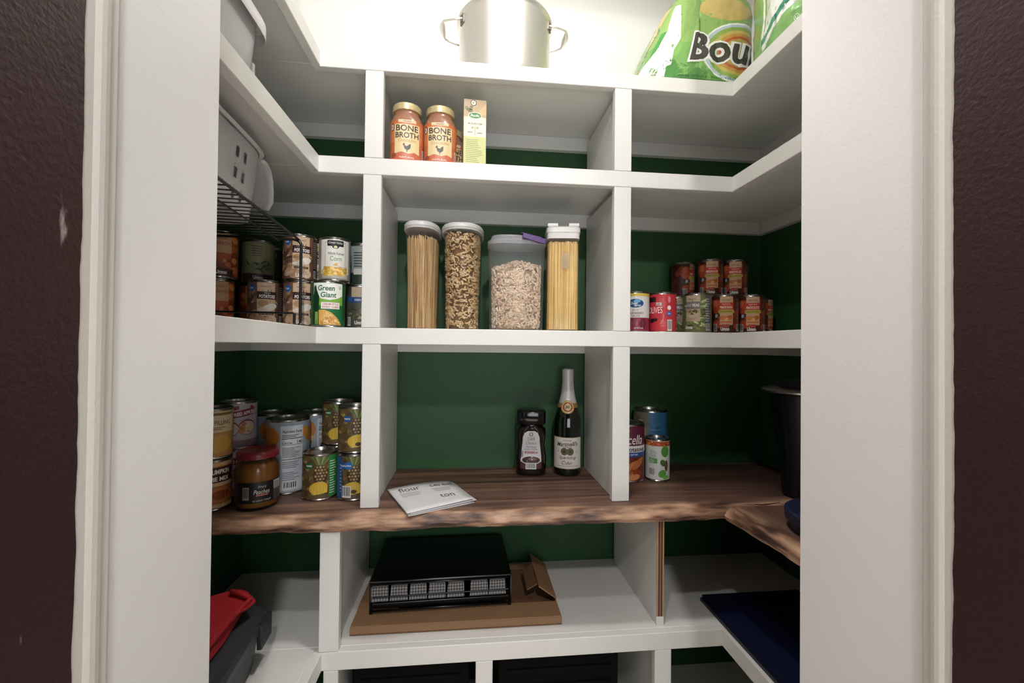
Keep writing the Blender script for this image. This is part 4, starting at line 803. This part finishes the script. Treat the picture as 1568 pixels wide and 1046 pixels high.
# ------------------------------------------------------------------ top shelf: pot, paper towels
def stock_pot():
    r, hh = 0.121, 0.175
    t = thing('stock_pot', (0.0835, 1.128, T1+0.0006), 0.0, 'large stainless steel stock pot with two loop handles', 'pot')
    m = mat('#f2efea', 0.40, 1.0, var=0.02, scale=6, name='brushed_steel')
    bm = B(); lathe(bm, [(r-0.03, 0.0045), (r-0.022, 0.0035), (r-0.012, 0.0), (r-0.004, 0.002), (r-0.001, 0.010), (r, 0.02), (r, hh-0.008), (r+0.0008, hh-0.006), (r+0.004, hh-0.002), (r+0.006, hh), (r+0.0035, hh+0.001), (r-0.001, hh-0.004), (r-0.0022, hh-0.01), (r-0.0022, 0.01), (r-0.03, 0.007)], 72)
    link('vessel', bm, m, t, smooth=True, angle=0.6)
    bm = B(); lathe(bm, [(r+0.0036, hh-0.0005), (r+0.0068, hh+0.0005), (r+0.0068, hh+0.003), (r+0.002, hh+0.006), (0.08, hh+0.014), (0.03, hh+0.018)], 72, False); link('lid', bm, m, t, smooth=True, angle=0.6)
    for s_ in (-1, 1):
        bm = B(); z = hh-0.014; pts = []; rad = []
        for k in range(17):
            f_ = k/16; yy = -0.052 + 0.104*f_; out = 0.044*min(1, math.sin(f_*PI)*1.9)**0.8; ee = math.sqrt(max(0, r*r-yy*yy)) if k in (0, 16) else 0
            xx = (ee if ee else max(math.sqrt(r*r-yy*yy), 0)) + out - (0.001 if k in (0, 16) else 0)
            pts.append((s_*xx, yy, z + 0.006*math.sin(f_*PI))); rad.append(0.0028 + 0.0062*max(0, math.sin((f_-0.22)/0.56*PI) if 0.22 < f_ < 0.78 else 0))
        tube(bm, pts, rad, 10); hd = link('handle', bm, m, t, smooth=True)
        for yy in (-0.048, 0.048):
            bm = B(); x0 = math.sqrt(r*r-yy*yy); ang = math.atan2(yy, s_*x0); R_ = Matrix.Translation((s_*x0, yy, z)) @ Matrix.Rotation(ang, 4, 'Z')
            box(bm, -0.001, 0.004, -0.010, 0.010, -0.013, 0.011, 0.0015, rot=R_)
            for dz in (-0.007, 0.006): box(bm, 0.003, 0.0065, -0.0035, 0.0035, dz-0.0035, dz+0.0035, 0.0014, rot=R_)
            link('bracket', bm, mat('#8d867d', 0.3, 1.0), hd)
stock_pot()
def towel_pack(name, loc, rz, hx, hy, hh, lean, paint, label, seed):
    """soft plastic wrap pulled tight over paper rolls; u runs along the front from its middle, v up"""
    t = thing(name, loc, rz, label, 'paper towels', 'paper towel packs'); ax = 5.0
    tb = []; acc = [0.0]; NW = 720; pv = None
    for i in range(NW+1):
        q0 = polar(hx, hy, ax, -PI/2 + PI*i/NW)
        if pv: acc.append(acc[-1] + math.hypot(q0[0]-pv[0], q0[1]-pv[1]))
        pv = q0
    HALF = acc[-1]
    def walk(u):
        w_ = min(abs(u), HALF - 1e-6); lo, hi = 0, NW
        while hi - lo > 1:
            m_ = (lo+hi)//2
            if acc[m_] <= w_: lo = m_
            else: hi = m_
        f_ = (w_-acc[lo])/max(1e-9, acc[hi]-acc[lo]); g_ = PI*(lo+f_)/NW
        return -PI/2 + (g_ if u >= 0 else -g_)
    def surf(u, v, off):
        k = v/hh; sx = hx*(1-0.04*k*k)
        # perimeter walk by angle so that u is close to arc length on the front face
        ang = walk(u)
        x, y_ = polar(sx + off, hy + off, ax, ang)
        tap = 1 - 0.10*max(0, (k-0.75)/0.25)**2 - 0.06*max(0, 1-k*9)
        x *= tap; y_ *= tap
        bul = 0.0015*math.cos(3*PI*x/hx)*max(0, math.sin(min(1, k*1.1)*PI)); wr = 0.005*noise.noise((x*22+seed, y_*22, v*14)) + 0.0022*noise.noise((x*70+seed, y_*70, v*50))
        n_ = Vector((x/sx, y_/hy, 0)); n_.normalize()
        p_ = Vector((x, y_, v)) + n_*(wr + (bul if y_ < 0 else 0))
        p_.x += lean(k, x/sx)
        return p_
    NU, NV = 96, 22; L = HALF; bm = B(); rows = []
    for j in range(NV+1): rows.append([bm.verts.new(surf(-L + 2*L*i/NU, hh*j/NV, 0)) for i in range(NU)])
    for a_, b_ in zip(rows, rows[1:]):
        for i in range(NU): bm.faces.new((a_[i], a_[(i+1) % NU], b_[(i+1) % NU], b_[i]))
    bm.faces.new(rows[0][::-1]); bm.faces.new(rows[-1])
    link('wrap', bm, paint['base'], t, smooth=True, angle=0.9)
    a = Art(surf, 0.006, 0.00022, 0.25)
    # rows across v as well, so that the print follows the wrinkles
    paint['art'](a, hx, hy, hh)
    for k in (0, 1):
        bm_ = a.bm[k]
        if bm_.faces:
            bmesh.ops.triangulate(bm_, faces=[f for f in bm_.faces if len(f.verts) > 4]); v = 0.006
            while v < hh: bmesh.ops.bisect_plane(bm_, geom=bm_.verts[:]+bm_.edges[:]+bm_.faces[:], plane_co=(0, v, 0), plane_no=(0, 1, 0)); v += 0.006
    a.build(t, 'print'); return t
def bag_front(a, hx, hy, hh):
    g1, g2, g3 = '#7fae62', '#5c9350', '#3f9a45'
    L = hx*1.0
    a.rect(-L*2.4, 0.0, L*1.6, 0.05, g2, 1); a.rect(-L*2.4, 0.05, L*1.6, 0.20, g1, 1); a.rect(-L*2.4, 0.12, L*1.6, hh*0.98, '#94b86a', 1.2); a.ell(0.07, 0.215, 0.07, 0.032, '#cdb672', 2.4, 24)
    a.scatter(-L, 0.004, L*1.2, 0.14, 60, 0.018, ['#78a85a', '#8aba68', '#699c52', '#578f4c'], 1.5, 0.8, 3)
    a.poly([(-0.20, 0.005), (-0.145, 0.03), (-0.128, 0.06), (-0.110, 0.012), (-0.098, 0.014), (-0.100, 0.055), (-0.088, 0.06), (-0.092, 0.10), (-0.08, 0.13), (-0.10, 0.19), (-0.115, 0.22), (-0.135, 0.22), (-0.13, 0.15), (-0.15, 0.10), (-0.185, 0.06), (-0.23, 0.02)], '#f3f3ec', 2.2)
    a.poly([(-0.26, 0.03), (-0.23, 0.05), (-0.20, 0.10), (-0.17, 0.16), (-0.15, 0.23), (-0.20, 0.23), (-0.235, 0.12)], '#e6d089', 2.4)
    a.poly([(-0.27, 0.055), (-0.245, 0.05), (-0.225, 0.085), (-0.215, 0.12), (-0.235, 0.125)], '#d9764f', 2.7); a.poly([(-0.165, 0.095), (-0.147, 0.100), (-0.132, 0.150), (-0.150, 0.150)], '#4f9e4c', 2.9)
    a.text('6 BIG ROLLS', -0.196, 0.115, 0.013, '#3a352c', 0.13, rot=1.12, layer=6, bold=0.0)
    cu, cv = 0.105, 0.100
    for r0, r1, c in ((0.0, 0.046, '#b9a95c'), (0.046, 0.054, '#c0623f'), (0.054, 0.064, '#c99a52'), (0.064, 0.074, '#cdb864'), (0.074, 0.086, '#93ad58'), (0.086, 0.094, '#b9cad8')): a.arc(cu, cv, r0, r1, 0, 2*PI, c, 3.2, 30, 0.80)
    a.arc(cu, cv, 0.094, 0.099, 0, 2*PI, '#f2f2ee', 3.2, 30, 0.80)
    for bold, c, ly in ((0.085, '#f2f0ec', 5), (0.028, '#4a4642', 6.5)): a.text('Bounty', 0.122, 0.098, 0.096 if bold < 0.05 else 0.105, c, 0.315 if bold < 0.05 else 0.328, layer=ly, bold=bold, shear=0.10)
    a.lines(-0.075, 0.010, 0.10, 0.027, 4, '#2f6a34', 5, 0.35); a.text('PAPER TOWELS - ESSUIE-TOUT', 0.02, 0.031, 0.005, '#2f6a34', 0.16)
def bag_side(a, hx, hy, hh):
    a.rect(-hx*1.9, 0, hx*1.9, hh*0.98, '#86b86a', 1); a.scatter(-hx, 0.004, hx, 0.05, 30, 0.014, ['#96c47c', '#82b466', '#8cbc70'], 1.5, 0.9, 7)
    up = [(-1.8, 0.030), (-1.2, 0.040), (-0.8, 0.056), (-0.3, 0.074), (0.3, 0.088), (1.6, 0.094)]
    def band(d0, d1, col, ly): a.poly([(hx*u_, v_+d0) for u_, v_ in up] + [(hx*u_, v_+d1) for u_, v_ in up[::-1]], col, ly)
    a.poly([(hx*u_, v_) for u_, v_ in up] + [(hx*1.6, hh*0.97), (-hx*1.8, hh*0.97)], '#eef1ea', 2); band(0.0, -0.012, '#f3f4ee', 2.4); band(0.014, 0.0, '#4a9a7a', 2.7)
    a.arc(-hx*0.80, 0.014, 0.0045, 0.0055, 0, 2*PI, '#dff0d4', 3, 16, 1.2); a.text('U', -hx*0.80, 0.014, 0.006, '#dff0d4', 0.005)
WRAP = mat('#88b06a', 0.25, var=0.12, scale=12, coat=0.3)
towel_pack('paper_towel_pack', (0.585, 1.155, T1+0.0006), -0.03, 0.165, 0.118, 0.26, lambda k, xs: (0.10*k if xs < 0 else 0.02*k)*abs(xs)**0.6, dict(base=WRAP, art=bag_front), 'green paper towel pack with large dark lettering and rainbow rings', 1.0)
towel_pack('paper_towel_pack', (0.781, 0.872, T1+0.0006), -0.30, 0.120, 0.11, 0.26, lambda k, xs: 0.0, dict(base=WRAP, art=bag_side), 'light green paper towel pack with a teal swoosh, next to the jamb', 5.0)

# ------------------------------------------------------------------ left side: box, rack, basket
TUB = clear_mat('tub_plastic', (0.95, 0.95, 0.95), 0.80, 0.10, 0.2, (0.97, 0.96, 0.95))
def storage_box():
    t = thing('storage_box', (-0.475, 0.662, T2+0.0006), 0.0, 'translucent white storage box with wide rim on the upper left shelf', 'box')
    rx, ry, E_, hh = 0.108, 0.118, 7.0, 0.118
    bm = B(); loft(bm, [(0, rx-0.012, ry-0.012, E_), (0.003, rx-0.008, ry-0.008, E_), (hh-0.02, rx, ry, E_), (hh, rx+0.001, ry+0.001, E_)], 64, cap1=False); link('tub', bm, TUB, t, smooth=True, angle=0.6)
    bm = B(); loft(bm, [(hh-0.022, rx+0.011, ry+0.014, E_), (hh-0.018, rx+0.012, ry+0.015, E_), (hh, rx+0.012, ry+0.015, E_), (hh+0.006, rx+0.008, ry+0.011, E_), (hh+0.008, rx-0.01, ry-0.01, E_)], 64, cap0=False); link('lid', bm, mat('#d9d5d3', 0.3, var=0.02), t, smooth=True, angle=0.6)
    bm = B(); box(bm, rx-0.024, rx-0.016, ry-0.004, ry+0.004, 0.03, 0.06, 0.001); link('tab', bm, TUB, t)
storage_box()
def wire_rack():
    t = thing('wire_rack', (-0.386, 0.99, T3), 0.078, 'black wire shelf rack holding the white basket', 'rack'); zt = 0.196; r = 0.0026; W, L = -0.225, -0.44
    def wire(nm, pts, rr=r, cl=False):
        bm = B(); tube(bm, pts, rr, 8, cl); return link(nm, bm, BLACKW, t, smooth=True, angle=0.9)
    wire('top_rail', [(0, 0.004, zt), (0, L, zt)]); wire('top_rail', [(-0.042, 0.004, zt-0.004), (-0.042, L, zt-0.004)], 0.0018); wire('top_rail', [(W+0.042, 0.004, zt-0.004), (W+0.042, L, zt-0.004)], 0.0018); wire('top_rail', [(W, 0.004, zt), (W, L, zt)])
    wire('end_rail', [(0, 0.004, zt), (W, 0.004, zt)]); wire('end_rail', [(0, L, zt), (W, L, zt)])
    bm = B(); tube(bm, [(0.001, 0, 0.0022), (W-0.001, 0, 0.0022)], 0.0014, 6); rg = link('rung', bm, BLACKW, t, smooth=True); rg.location = (0, -0.02, zt)
    k = 1
    while -0.02 - k*0.0215 > L: again(rg, 'rung', (0, -0.02 - k*0.0215, zt), t); k += 1
    for y_ in (0.0, L):
        for s_, x in ((1, 0.004), (-1, W-0.004)):
            pts = [(x-s_*0.010, y_, zt-0.004)]
            for q_ in range(7):
                an = PI/2 - q_*PI/2/6; pts.append((x-s_*0.010+s_*0.012*math.cos(an), y_, zt-0.014+0.012*math.sin(an)))
            pts += [(x+s_*0.002, y_, 0.012)]
            for q_ in range(6): an = -q_*PI/5; pts.append((x-s_*0.004+s_*0.006*math.cos(an), y_, 0.009+0.006*math.sin(an)))
            pts += [(x-s_*0.010, y_, 0.030)]; wire('leg', pts, 0.0032)
        wire('foot_rail', [(-0.008, y_, 0.030), (W+0.006, y_, 0.030)], 0.0024)
wire_rack()
BASK = clear_mat('basket_plastic', (0.85, 0.85, 0.85), 0.78, 0.08, 0.3, (0.92, 0.91, 0.90))
def basket():
    t = thing('plastic_basket', (-0.512, 0.772, T3+0.202), 0.05, 'white plastic basket with square holes and flared handle, on the wire rack', 'basket')
    rx, ry, E_, hh = 0.098, 0.148, 5.0, 0.142; NP, NZ = 144, 15; bm = B(); rows = []
    def pt(i, k): f_ = k/NZ; s_ = 0.88+0.12*f_; return sp(rx*s_, ry*s_, E_, 2*PI*i/NP)
    # even spacing round the perimeter
    fine = [sp(1*rx, 1*ry, E_, 2*PI*i/2000) for i in range(2000)]; acc = [0]
    for i in range(2000): p0, p1 = fine[i], fine[(i+1) % 2000]; acc.append(acc[-1] + math.hypot(p1[0]-p0[0], p1[1]-p0[1]))
    idx = []; j = 0
    for i in range(NP):
        while acc[j] < acc[-1]*i/NP: j += 1
        idx.append(fine[j % 2000])
    for k in range(NZ+1):
        s_ = 0.88+0.12*k/NZ; rows.append([bm.verts.new((x*s_, y_*s_, hh*k/NZ)) for x, y_ in idx])
    for k in range(NZ):
        for i in range(NP):
            hole = k in (2, 3, 6, 7, 10, 11) and i % 24 in (3, 4, 8, 9)
            if hole: continue
            bm.faces.new((rows[k][i], rows[k][(i+1) % NP], rows[k+1][(i+1) % NP], rows[k+1][i]))
    bm.faces.new(rows[0][::-1]); sh = link('shell', bm, BASK, t, smooth=True, angle=0.8)
    md = sh.modifiers.new('thick', 'SOLIDIFY'); md.thickness = 0.0016
    solid = mat('#d4d1cf', 0.35, var=0.02)
    bm = B(); loft(bm, [(hh-0.004, rx+0.001, ry+0.001, E_), (hh-0.006, rx+0.006, ry+0.006, E_), (hh-0.001, rx+0.008, ry+0.008, E_), (hh+0.002, rx+0.006, ry+0.006, E_), (hh+0.002, rx+0.0, ry+0.0, E_), (hh-0.004, rx+0.001, ry+0.001, E_)], 72, False, False); link('rim', bm, solid, t, smooth=True, angle=0.7)
    for s_ in (1, -1):      # handles at both short ends: a curved tongue that sweeps out and down
        bm = B(); prof = [(0.0, 0.0), (0.020, 0.0), (0.038, -0.006), (0.050, -0.022), (0.056, -0.045), (0.058, -0.068), (0.057, -0.086)]; rws = []
        for q_, (d_, z_) in enumerate(prof):
            wd = 0.094 - 0.001*q_ - (0.008 if q_ == 6 else 0); row = []
            for m_ in range(-6, 7):
                c_ = m_/6; row.append(bm.verts.new((wd*c_, s_*(ry + 0.003 + d_ - 0.014*abs(c_)**3), hh + z_ - 0.006*abs(c_)**4)))
            rws.append(row)
        for a_, b_ in zip(rws, rws[1:]):
            for i in range(12): bm.faces.new((a_[i], a_[i+1], b_[i+1], b_[i]))
        h_ = link('handle', bm, solid, t, smooth=True); md = h_.modifiers.new('thick', 'SOLIDIFY'); md.thickness = 0.003; md.offset = 0
    return t
basket()
bm = B(); box(bm, -0.030, 0.030, -0.055, 0.055, 0, 0.052, 0.006, 3)
rp = link('snack_packet', bm, mat('#b02226', 0.35, var=0.1), None, smooth=True); rp.location = (-0.475, 0.735, T3+0.2062+H); rp.rotation_euler = (0, 0, 0.05)
tag(rp, 'red packet lying inside the white basket', 'packet')

# ------------------------------------------------------------------ counter: flyer, dish, pitcher
def flyer():
    O = Vector((-0.0905, 1.056, 0)); t = thing('paper_flyer', (O.x, O.y, TW+0.0007), 0.0, 'folded white paper flyer lying on the wooden counter', 'paper')
    C0 = [Vector(p_) - O.to_2d().to_3d() for p_ in ((-0.129, 0.945, 0), (0.016, 1.017, 0), (-0.048, 1.165, 0), (-0.201, 1.103, 0))]
    A_, B_, D_ = C0[0], C0[1]-C0[0], C0[3]-C0[0]; E2 = C0[2]-C0[1]
    def base(u, v): return A_ + B_*u + D_*v + (E2-D_)*u*v
    PAP = mat('#d6d4d4', 0.55, var=0.02)
    for q_, (z0, dx) in enumerate(((0.0006, 0.0), (0.0040, 0.004), (0.0075, -0.003))):
        bm = B(); rows = []
        for j in range(9):
            row = []
            for i in range(9):
                u, v = i/8, j/8; p_ = base(u, v); lift = z0 + (0.0022*q_)*math.sin(u*PI)*v + 0.0016*q_*math.exp(-(v*6)**2)*u; row.append(bm.verts.new((p_.x+dx, p_.y+dx*0.5, lift)))
            rows.append(row)
        for a_, b_ in zip(rows, rows[1:]):
            for i in range(8): bm.faces.new((a_[i], a_[i+1], b_[i+1], b_[i]))
        s_ = link('sheet', bm, PAP, t, smooth=True); md = s_.modifiers.new('thick', 'SOLIDIFY'); md.thickness = 0.0006; md.offset = -1
    q_, z0, dx = 2, 0.0075, -0.003
    def fm(u, v, off):
        p_ = base(u, v); return Vector((p_.x+dx, p_.y+dx*0.5, z0 + (0.0022*q_)*math.sin(u*PI)*v + 0.0016*q_*math.exp(-(v*6)**2)*u + 0.0003 + off))
    a = Art(fm, 0.06, 0.0001); ink = '#3c3a3a'
    a.text('flour', 0.28, 0.83, 0.16, ink, 0.32, bold=0.0, layer=1); a.text('cereal', 0.78, 0.84, 0.13, ink, 0.36, bold=0.0, layer=1); a.text('ton', 0.72, 0.36, 0.12, ink, 0.22, bold=0.0, layer=1)
    a.lines(0.10, 0.56, 0.48, 0.72, 3, '#9a9898', 1, 0.25); a.lines(0.60, 0.56, 0.95, 0.72, 4, '#9a9898', 1, 0.25); a.build(t, 'print')
flyer()
NAVY = mat('#161c33', 0.45, var=0.1, scale=30)
def dish():
    t = thing('round_dish', (0.748, 0.783, TW+0.0006), 0, 'round navy dish with a dimpled top on the side counter', 'dish'); r = 0.098
    bm = B(); lathe(bm, [(r-0.02, 0), (r-0.012, 0.001), (r-0.010, 0.005), (r-0.008, 0.018), (r-0.004, 0.020), (r, 0.023), (r, 0.040), (r-0.002, 0.042)], 64); link('base', bm, NAVY, t, smooth=True, angle=0.6)
    bm = B(); lathe(bm, [(r-0.002, 0.042), (r-0.006, 0.0425), (r-0.009, 0.040)], 64, False, True); link('top', bm, mat('#1a2340', 0.5, var=0.35, scale=160, bump=1.0, bscale=170), t, smooth=True, angle=0.6)
dish()
def pitcher():
    t = thing('pitcher', (0.850, 1.003, TW+0.0006), 0, 'tall dark tapered pitcher with a silver rim in the right corner', 'pitcher'); hh = 0.272
    bm = B(); lathe(bm, [(0.040, 0), (0.046, 0.003), (0.048, 0.02), (0.052, 0.10), (0.062, 0.18), (0.070, 0.23), (0.075, hh-0.014)], 56); link('vessel', bm, mat('#090c16', 0.3, var=0.1), t, smooth=True, angle=0.6)
    bm = B(); lathe(bm, [(0.072, hh-0.016), (0.084, hh-0.013), (0.096, hh-0.007), (0.097, hh-0.003), (0.092, hh+0.002), (0.070, hh+0.006), (0.060, hh+0.007)], 64); link('rim', bm, mat('#9a9794', 0.25, 1.0, var=0.03), t, smooth=True, angle=0.6)
    bm = B(); lathe(bm, [(0.058, hh+0.0072), (0.058, hh+0.015), (0.050, hh+0.021), (0.02, hh+0.023)], 48); link('lid', bm, NAVY, t, smooth=True, angle=0.6)
pitcher()

# ------------------------------------------------------------------ below the counter
CARD = mat('#93704f', 0.75, var=0.08, scale=25); CARD_IN = mat('#755238', 0.8, var=0.08, scale=25)
def tray():
    x0, x1, y0, y1 = -0.2675, 0.228, 1.008, 1.262
    t = thing('cardboard_tray', (x0, y0, T4+0.0006), 0, 'flattened brown cardboard box under the black drawer', 'cardboard'); W, D = x1-x0, y1-y0
    def piece(nm, *b, m=CARD, rot=None):
        bm = B(); box(bm, *b, 0.0006, rot=rot); return link(nm, bm, m, t)
    piece('bottom', 0, W, 0, D, 0, 0.003, m=CARD_IN); piece('front_wall', 0, W, 0, 0.003, 0.0032, 0.0185); piece('front_flap', 0.001, W-0.001, 0, 0.060, 0.0187, 0.0212)
    piece('back_wall', 0.004, W-0.004, D-0.003, D, 0.0032, 0.0185); piece('side_wall', 0, 0.003, 0.062, D-0.004, 0.0032, 0.0185); piece('side_wall', W-0.003, W, 0.062, D-0.004, 0.0032, 0.0185)
    piece('side_flap', 0.0, 0.10, 0.062, D-0.004, 0.0187, 0.0212)
    piece('side_flap', -0.056, 0, 0, D-0.080, 0, 0.003, rot=Matrix.Translation((W-0.001, 0.066, 0.0218)) @ Matrix.Rotation(0.62, 4, 'Y'))
    piece('tuck_flap', -0.030, 0, 0, 0.10, 0, 0.003, m=CARD_IN, rot=Matrix.Translation((W-0.048, 0.075, 0.056)) @ Matrix.Rotation(-0.5, 4, 'Y'))
tray()
def pod_drawer():
    t = thing('pod_drawer', (-0.062, 1.052, T4+0.0225), 0.030, 'black wire pod drawer with a mesh front sitting on cardboard', 'drawer'); W, D, hh = 0.172, 0.225, 0.078
    BL = mat('#070708', 0.28, var=0.0); m = bpy.data.materials.new('wire_mesh'); m.use_nodes = True; nt = m.node_tree; b = nt.nodes['Principled BSDF']
    tc = nt.nodes.new('ShaderNodeTexCoord'); mp = nt.nodes.new('ShaderNodeMapping'); mp.inputs['Rotation'].default_value = (0, 0.785, 0); mp.inputs['Scale'].default_value = (210, 210, 210)
    ck = nt.nodes.new('ShaderNodeTexChecker'); ck.inputs['Scale'].default_value = 1.0; ck.inputs['Color1'].default_value = (*lin('#8d8a88'), 1); ck.inputs['Color2'].default_value = (*lin('#3c3a3a'), 1)
    nt.links.new(tc.outputs['Object'], mp.inputs[0]); nt.links.new(mp.outputs[0], ck.inputs['Vector']); nt.links.new(ck.outputs['Color'], b.inputs['Base Color']); b.inputs['Roughness'].default_value = 0.5
    bm = B(); box(bm, -W, W, 0, D, hh-0.004, hh, 0.0015); box(bm, -W, -W+0.003, 0.002, D, 0.006, hh-0.0042); box(bm, W-0.003, W, 0.002, D, 0.006, hh-0.0042); box(bm, -W+0.0032, W-0.0032, D-0.003, D, 0.006, hh-0.0042); link('housing', bm, BL, t)
    fr = B()
    for pts in ([(-W+0.002, 0, 0.008), (W-0.002, 0, 0.008), (W-0.002, 0, hh-0.006), (-W+0.002, 0, hh-0.006)],): tube(fr, pts, 0.0028, 8, True)
    link('front_frame', fr, BL, t, smooth=True)
    bm = B(); box(bm, -W+0.006, W-0.006, 0.008, 0.010, 0.010, 0.021, 0.0006); box(bm, -W+0.006, W-0.006, 0.010, D-0.006, 0.009, 0.011); link('drawer_tray', bm, BL, t)
    n = 7; us = [-0.150, -0.104, -0.058, -0.012, 0.034, 0.092, 0.138]
    for k, u in enumerate(us):
        wd = 0.0215 if k != 5 else 0.023
        bm = B(); vv = [(u-wd, 0.012, 0.023), (u+wd, 0.012, 0.023), (u+wd-0.002, 0.022, hh-0.008), (u-wd+0.004, 0.022, hh-0.008)]
        a_ = [bm.verts.new(p_) for p_ in vv]; b_ = [bm.verts.new((p_[0], p_[1]+0.0012, p_[2])) for p_ in vv]
        bm.faces.new(a_); bm.faces.new(b_[::-1])
        for i in range(4): bm.faces.new((a_[i], b_[i], b_[(i+1) % 4], a_[(i+1) % 4]))
        bmesh.ops.recalc_face_normals(bm, faces=bm.faces); link('mesh_panel', bm, m, t)
    bm = B(); tube(bm, [(-W+0.006, 0.0095, 0.036), (W-0.006, 0.0095, 0.036)], 0.0016, 6); link('cross_wire', bm, BL, t)
    for x in (-W+0.004, W-0.004):
        for y_ in (0.006, D-0.006):
            bm = B(); lathe(bm, [(0.0045, 0), (0.005, 0.002), (0.004, 0.0085)], 12); f_ = link('foot', bm, BL, t); f_.location = (x, y_, 0)
pod_drawer()
def flat_board():
    t = thing('serving_tray', (0.615, 0.70, T4+0.0006), 0.0, 'flat navy board lying on the lower right side shelf', 'board')
    bm = B(); vs_ = box(bm, 0.0, 0.30, 0, 0.385, 0, 0.008); 
    bmesh.ops.bevel(bm, geom=[e_ for e_ in bm.edges if abs(e_.verts[0].co.z-e_.verts[1].co.z) > 0.001], offset=0.012, segments=5, affect='EDGES'); link('panel', bm, mat('#10142a', 0.4, var=0.25, scale=5), t)
    bm = B(); box(bm, 0.012, 0.288, 0.012, 0.373, 0.0082, 0.0092, 0.0004); link('inset', bm, mat('#121834', 0.35, var=0.25, scale=5), t)
flat_board()
def grey_case():
    t = thing('storage_case', (-0.505, 0.762, T4+0.0006), 0.09, 'dark grey plastic case with ribbed lid on the lower left shelf', 'case')
    G = mat('#34373c', 0.45, var=0.08, scale=40); G2 = mat('#2a2c31', 0.5, var=0.08); rx, ry, E_ = 0.098, 0.205, 7.0
    bm = B(); loft(bm, [(0, rx-0.02, ry-0.02, E_), (0.003, rx-0.014, ry-0.014, E_), (0.082, rx-0.004, ry-0.006, E_), (0.084, rx, ry, E_)], 64); link('body', bm, G2, t, smooth=True, angle=0.5)
    bm = B(); loft(bm, [(0.0842, rx+0.004, ry+0.003, E_), (0.098, rx+0.004, ry+0.003, E_), (0.105, rx-0.002, ry-0.002, E_), (0.107, rx-0.016, ry-0.016, E_), (0.110, rx-0.020, ry-0.020, E_), (0.113, rx-0.030, ry-0.030, E_)], 64); l_ = link('lid', bm, G, t, smooth=True, angle=0.5)
    for q_ in (-0.05, -0.015, 0.02): bm = B(); box(bm, q_, q_+0.006, -ry+0.04, ry-0.04, 0.1131, 0.1156, 0.001); link('rib', bm, G, l_)
    for y_ in (-0.08, 0.13): bm = B(); box(bm, rx-0.001, rx+0.010, y_, y_+0.055, 0.052, 0.101, 0.003, 2); link('latch', bm, G2, t)
grey_case()
def red_bag():
    t = thing('cloth_bag', (-0.515, 0.83, T4+0.1172), 0.1, 'crumpled red cloth bag folded on top of the grey case', 'bag'); RED = mat('#a3171f', 0.7, var=0.12, scale=30, bump=0.25, bscale=300)
    def blob(nm, cx, cy, rx, ry, z0, z1, ph, fl):
        bm = B(); N, Mq = 48, 10; rows = []
        for j in range(Mq+1):
            f_ = j/Mq; row = []
            for i in range(N):
                x, y_ = sp(rx, ry, 3.5, 2*PI*i/N); k = math.sin(f_*PI*0.5)**0.35 if False else (1-f_**3)**0.5
                w_ = 1 + 0.10*noise.noise((x*30+ph, y_*30, f_*2)); zz = z0 + (z1-z0)*f_*(1+0.6*noise.noise((x*22+ph, y_*22, 3)))
                row.append(bm.verts.new((cx + x*k*w_ + 0.006*noise.noise((y_*40+ph, f_*3, 1)), cy + y_*k*w_, zz)))
            rows.append(row)
        for a_, b_ in zip(rows, rows[1:-1]):
            for i in range(N): bm.faces.new((a_[i], a_[(i+1) % N], b_[(i+1) % N], b_[i]))
        bm.faces.new(rows[0][::-1]); bm.faces.new(rows[-2])
        o = link(nm, bm, RED, t, smooth=True); md = o.modifiers.new('s', 'SUBSURF'); md.levels = md.render_levels = 1; return o
    blob('cloth', 0.0, 0.0, 0.072, 0.120, 0, 0.030, 1.0, 0)
    # folded-back flap with a stitched collar
    for nm, pts, z in (('flap', [(0.010, -0.10), (0.068, -0.08), (0.078, 0.02), (0.094, 0.075), (0.066, 0.110), (0.012, 0.100), (-0.04, 0.09), (-0.045, -0.06)], 0.031),):
        bm = B(); lo = prism(bm, pts, z, z+0.004); bmesh.ops.subdivide_edges(bm, edges=bm.edges[:], cuts=3, use_grid_fill=True)
        for v in bm.verts: v.co.z += 0.012*noise.noise((v.co.x*24, v.co.y*24, 2)) - 0.10*max(0, v.co.x-0.045)
        link(nm, bm, RED, t, smooth=True, angle=0.8)
    bm = B(); tube(bm, [(-0.03, -0.06, 0.041), (0.0, -0.045, 0.043), (0.014, -0.02, 0.043), (0.002, 0.012, 0.043), (-0.03, 0.02, 0.042)], 0.0012, 5); link('white_stitching', bm, mat('#d9cfcc', 0.6), t)
    bm = B(); tube(bm, [(0.04, 0.098, 0.040), (0.06, 0.09, 0.039), (0.085, 0.072, 0.034), (0.074, 0.03, 0.030), (0.066, -0.04, 0.030)], 0.005, 8); link('hem', bm, RED, t, smooth=True)
red_bag()
def crate(x0, x1, label):
    t = thing('black_crate', ((x0+x1)/2, 1.005, LOWZ+0.0006), 0, label, 'crate', 'black crates on the lowest shelf'); W = (x1-x0)/2; D = 0.26; hh = 0.28
    BL = mat('#070708', 0.85, var=0.05, spec=0.15); bm = B(); box(bm, -W, W, 0.004, D, 0, hh, 0.006, 2); link('body', bm, BL, t)
    for k in range(4): bm = B(); box(bm, -W+0.02, W-0.02, 0, 0.0038, 0.12+k*0.038, 0.135+k*0.038, 0.001); link('ridge', bm, BL, t)
crate(-0.262, 0.008, 'black crate on the lowest shelf under the cardboard tray'); crate(0.075, 0.37, 'ridged black crate on the lowest shelf nearer the plywood divider')

# ceiling lamp of the pantry, above the frame
t = thing('ceiling_lamp', (0.15, 0.66, CEILZ-0.018), 0, 'round white ceiling lamp above the opening', 'lamp')
bm = B(); lathe(bm, [(0.06, 0.0), (0.07, 0.004), (0.07, 0.0175)], 40); link('base', bm, LIDW, t, smooth=True, angle=0.6)
bpy.context.view_layer.update()
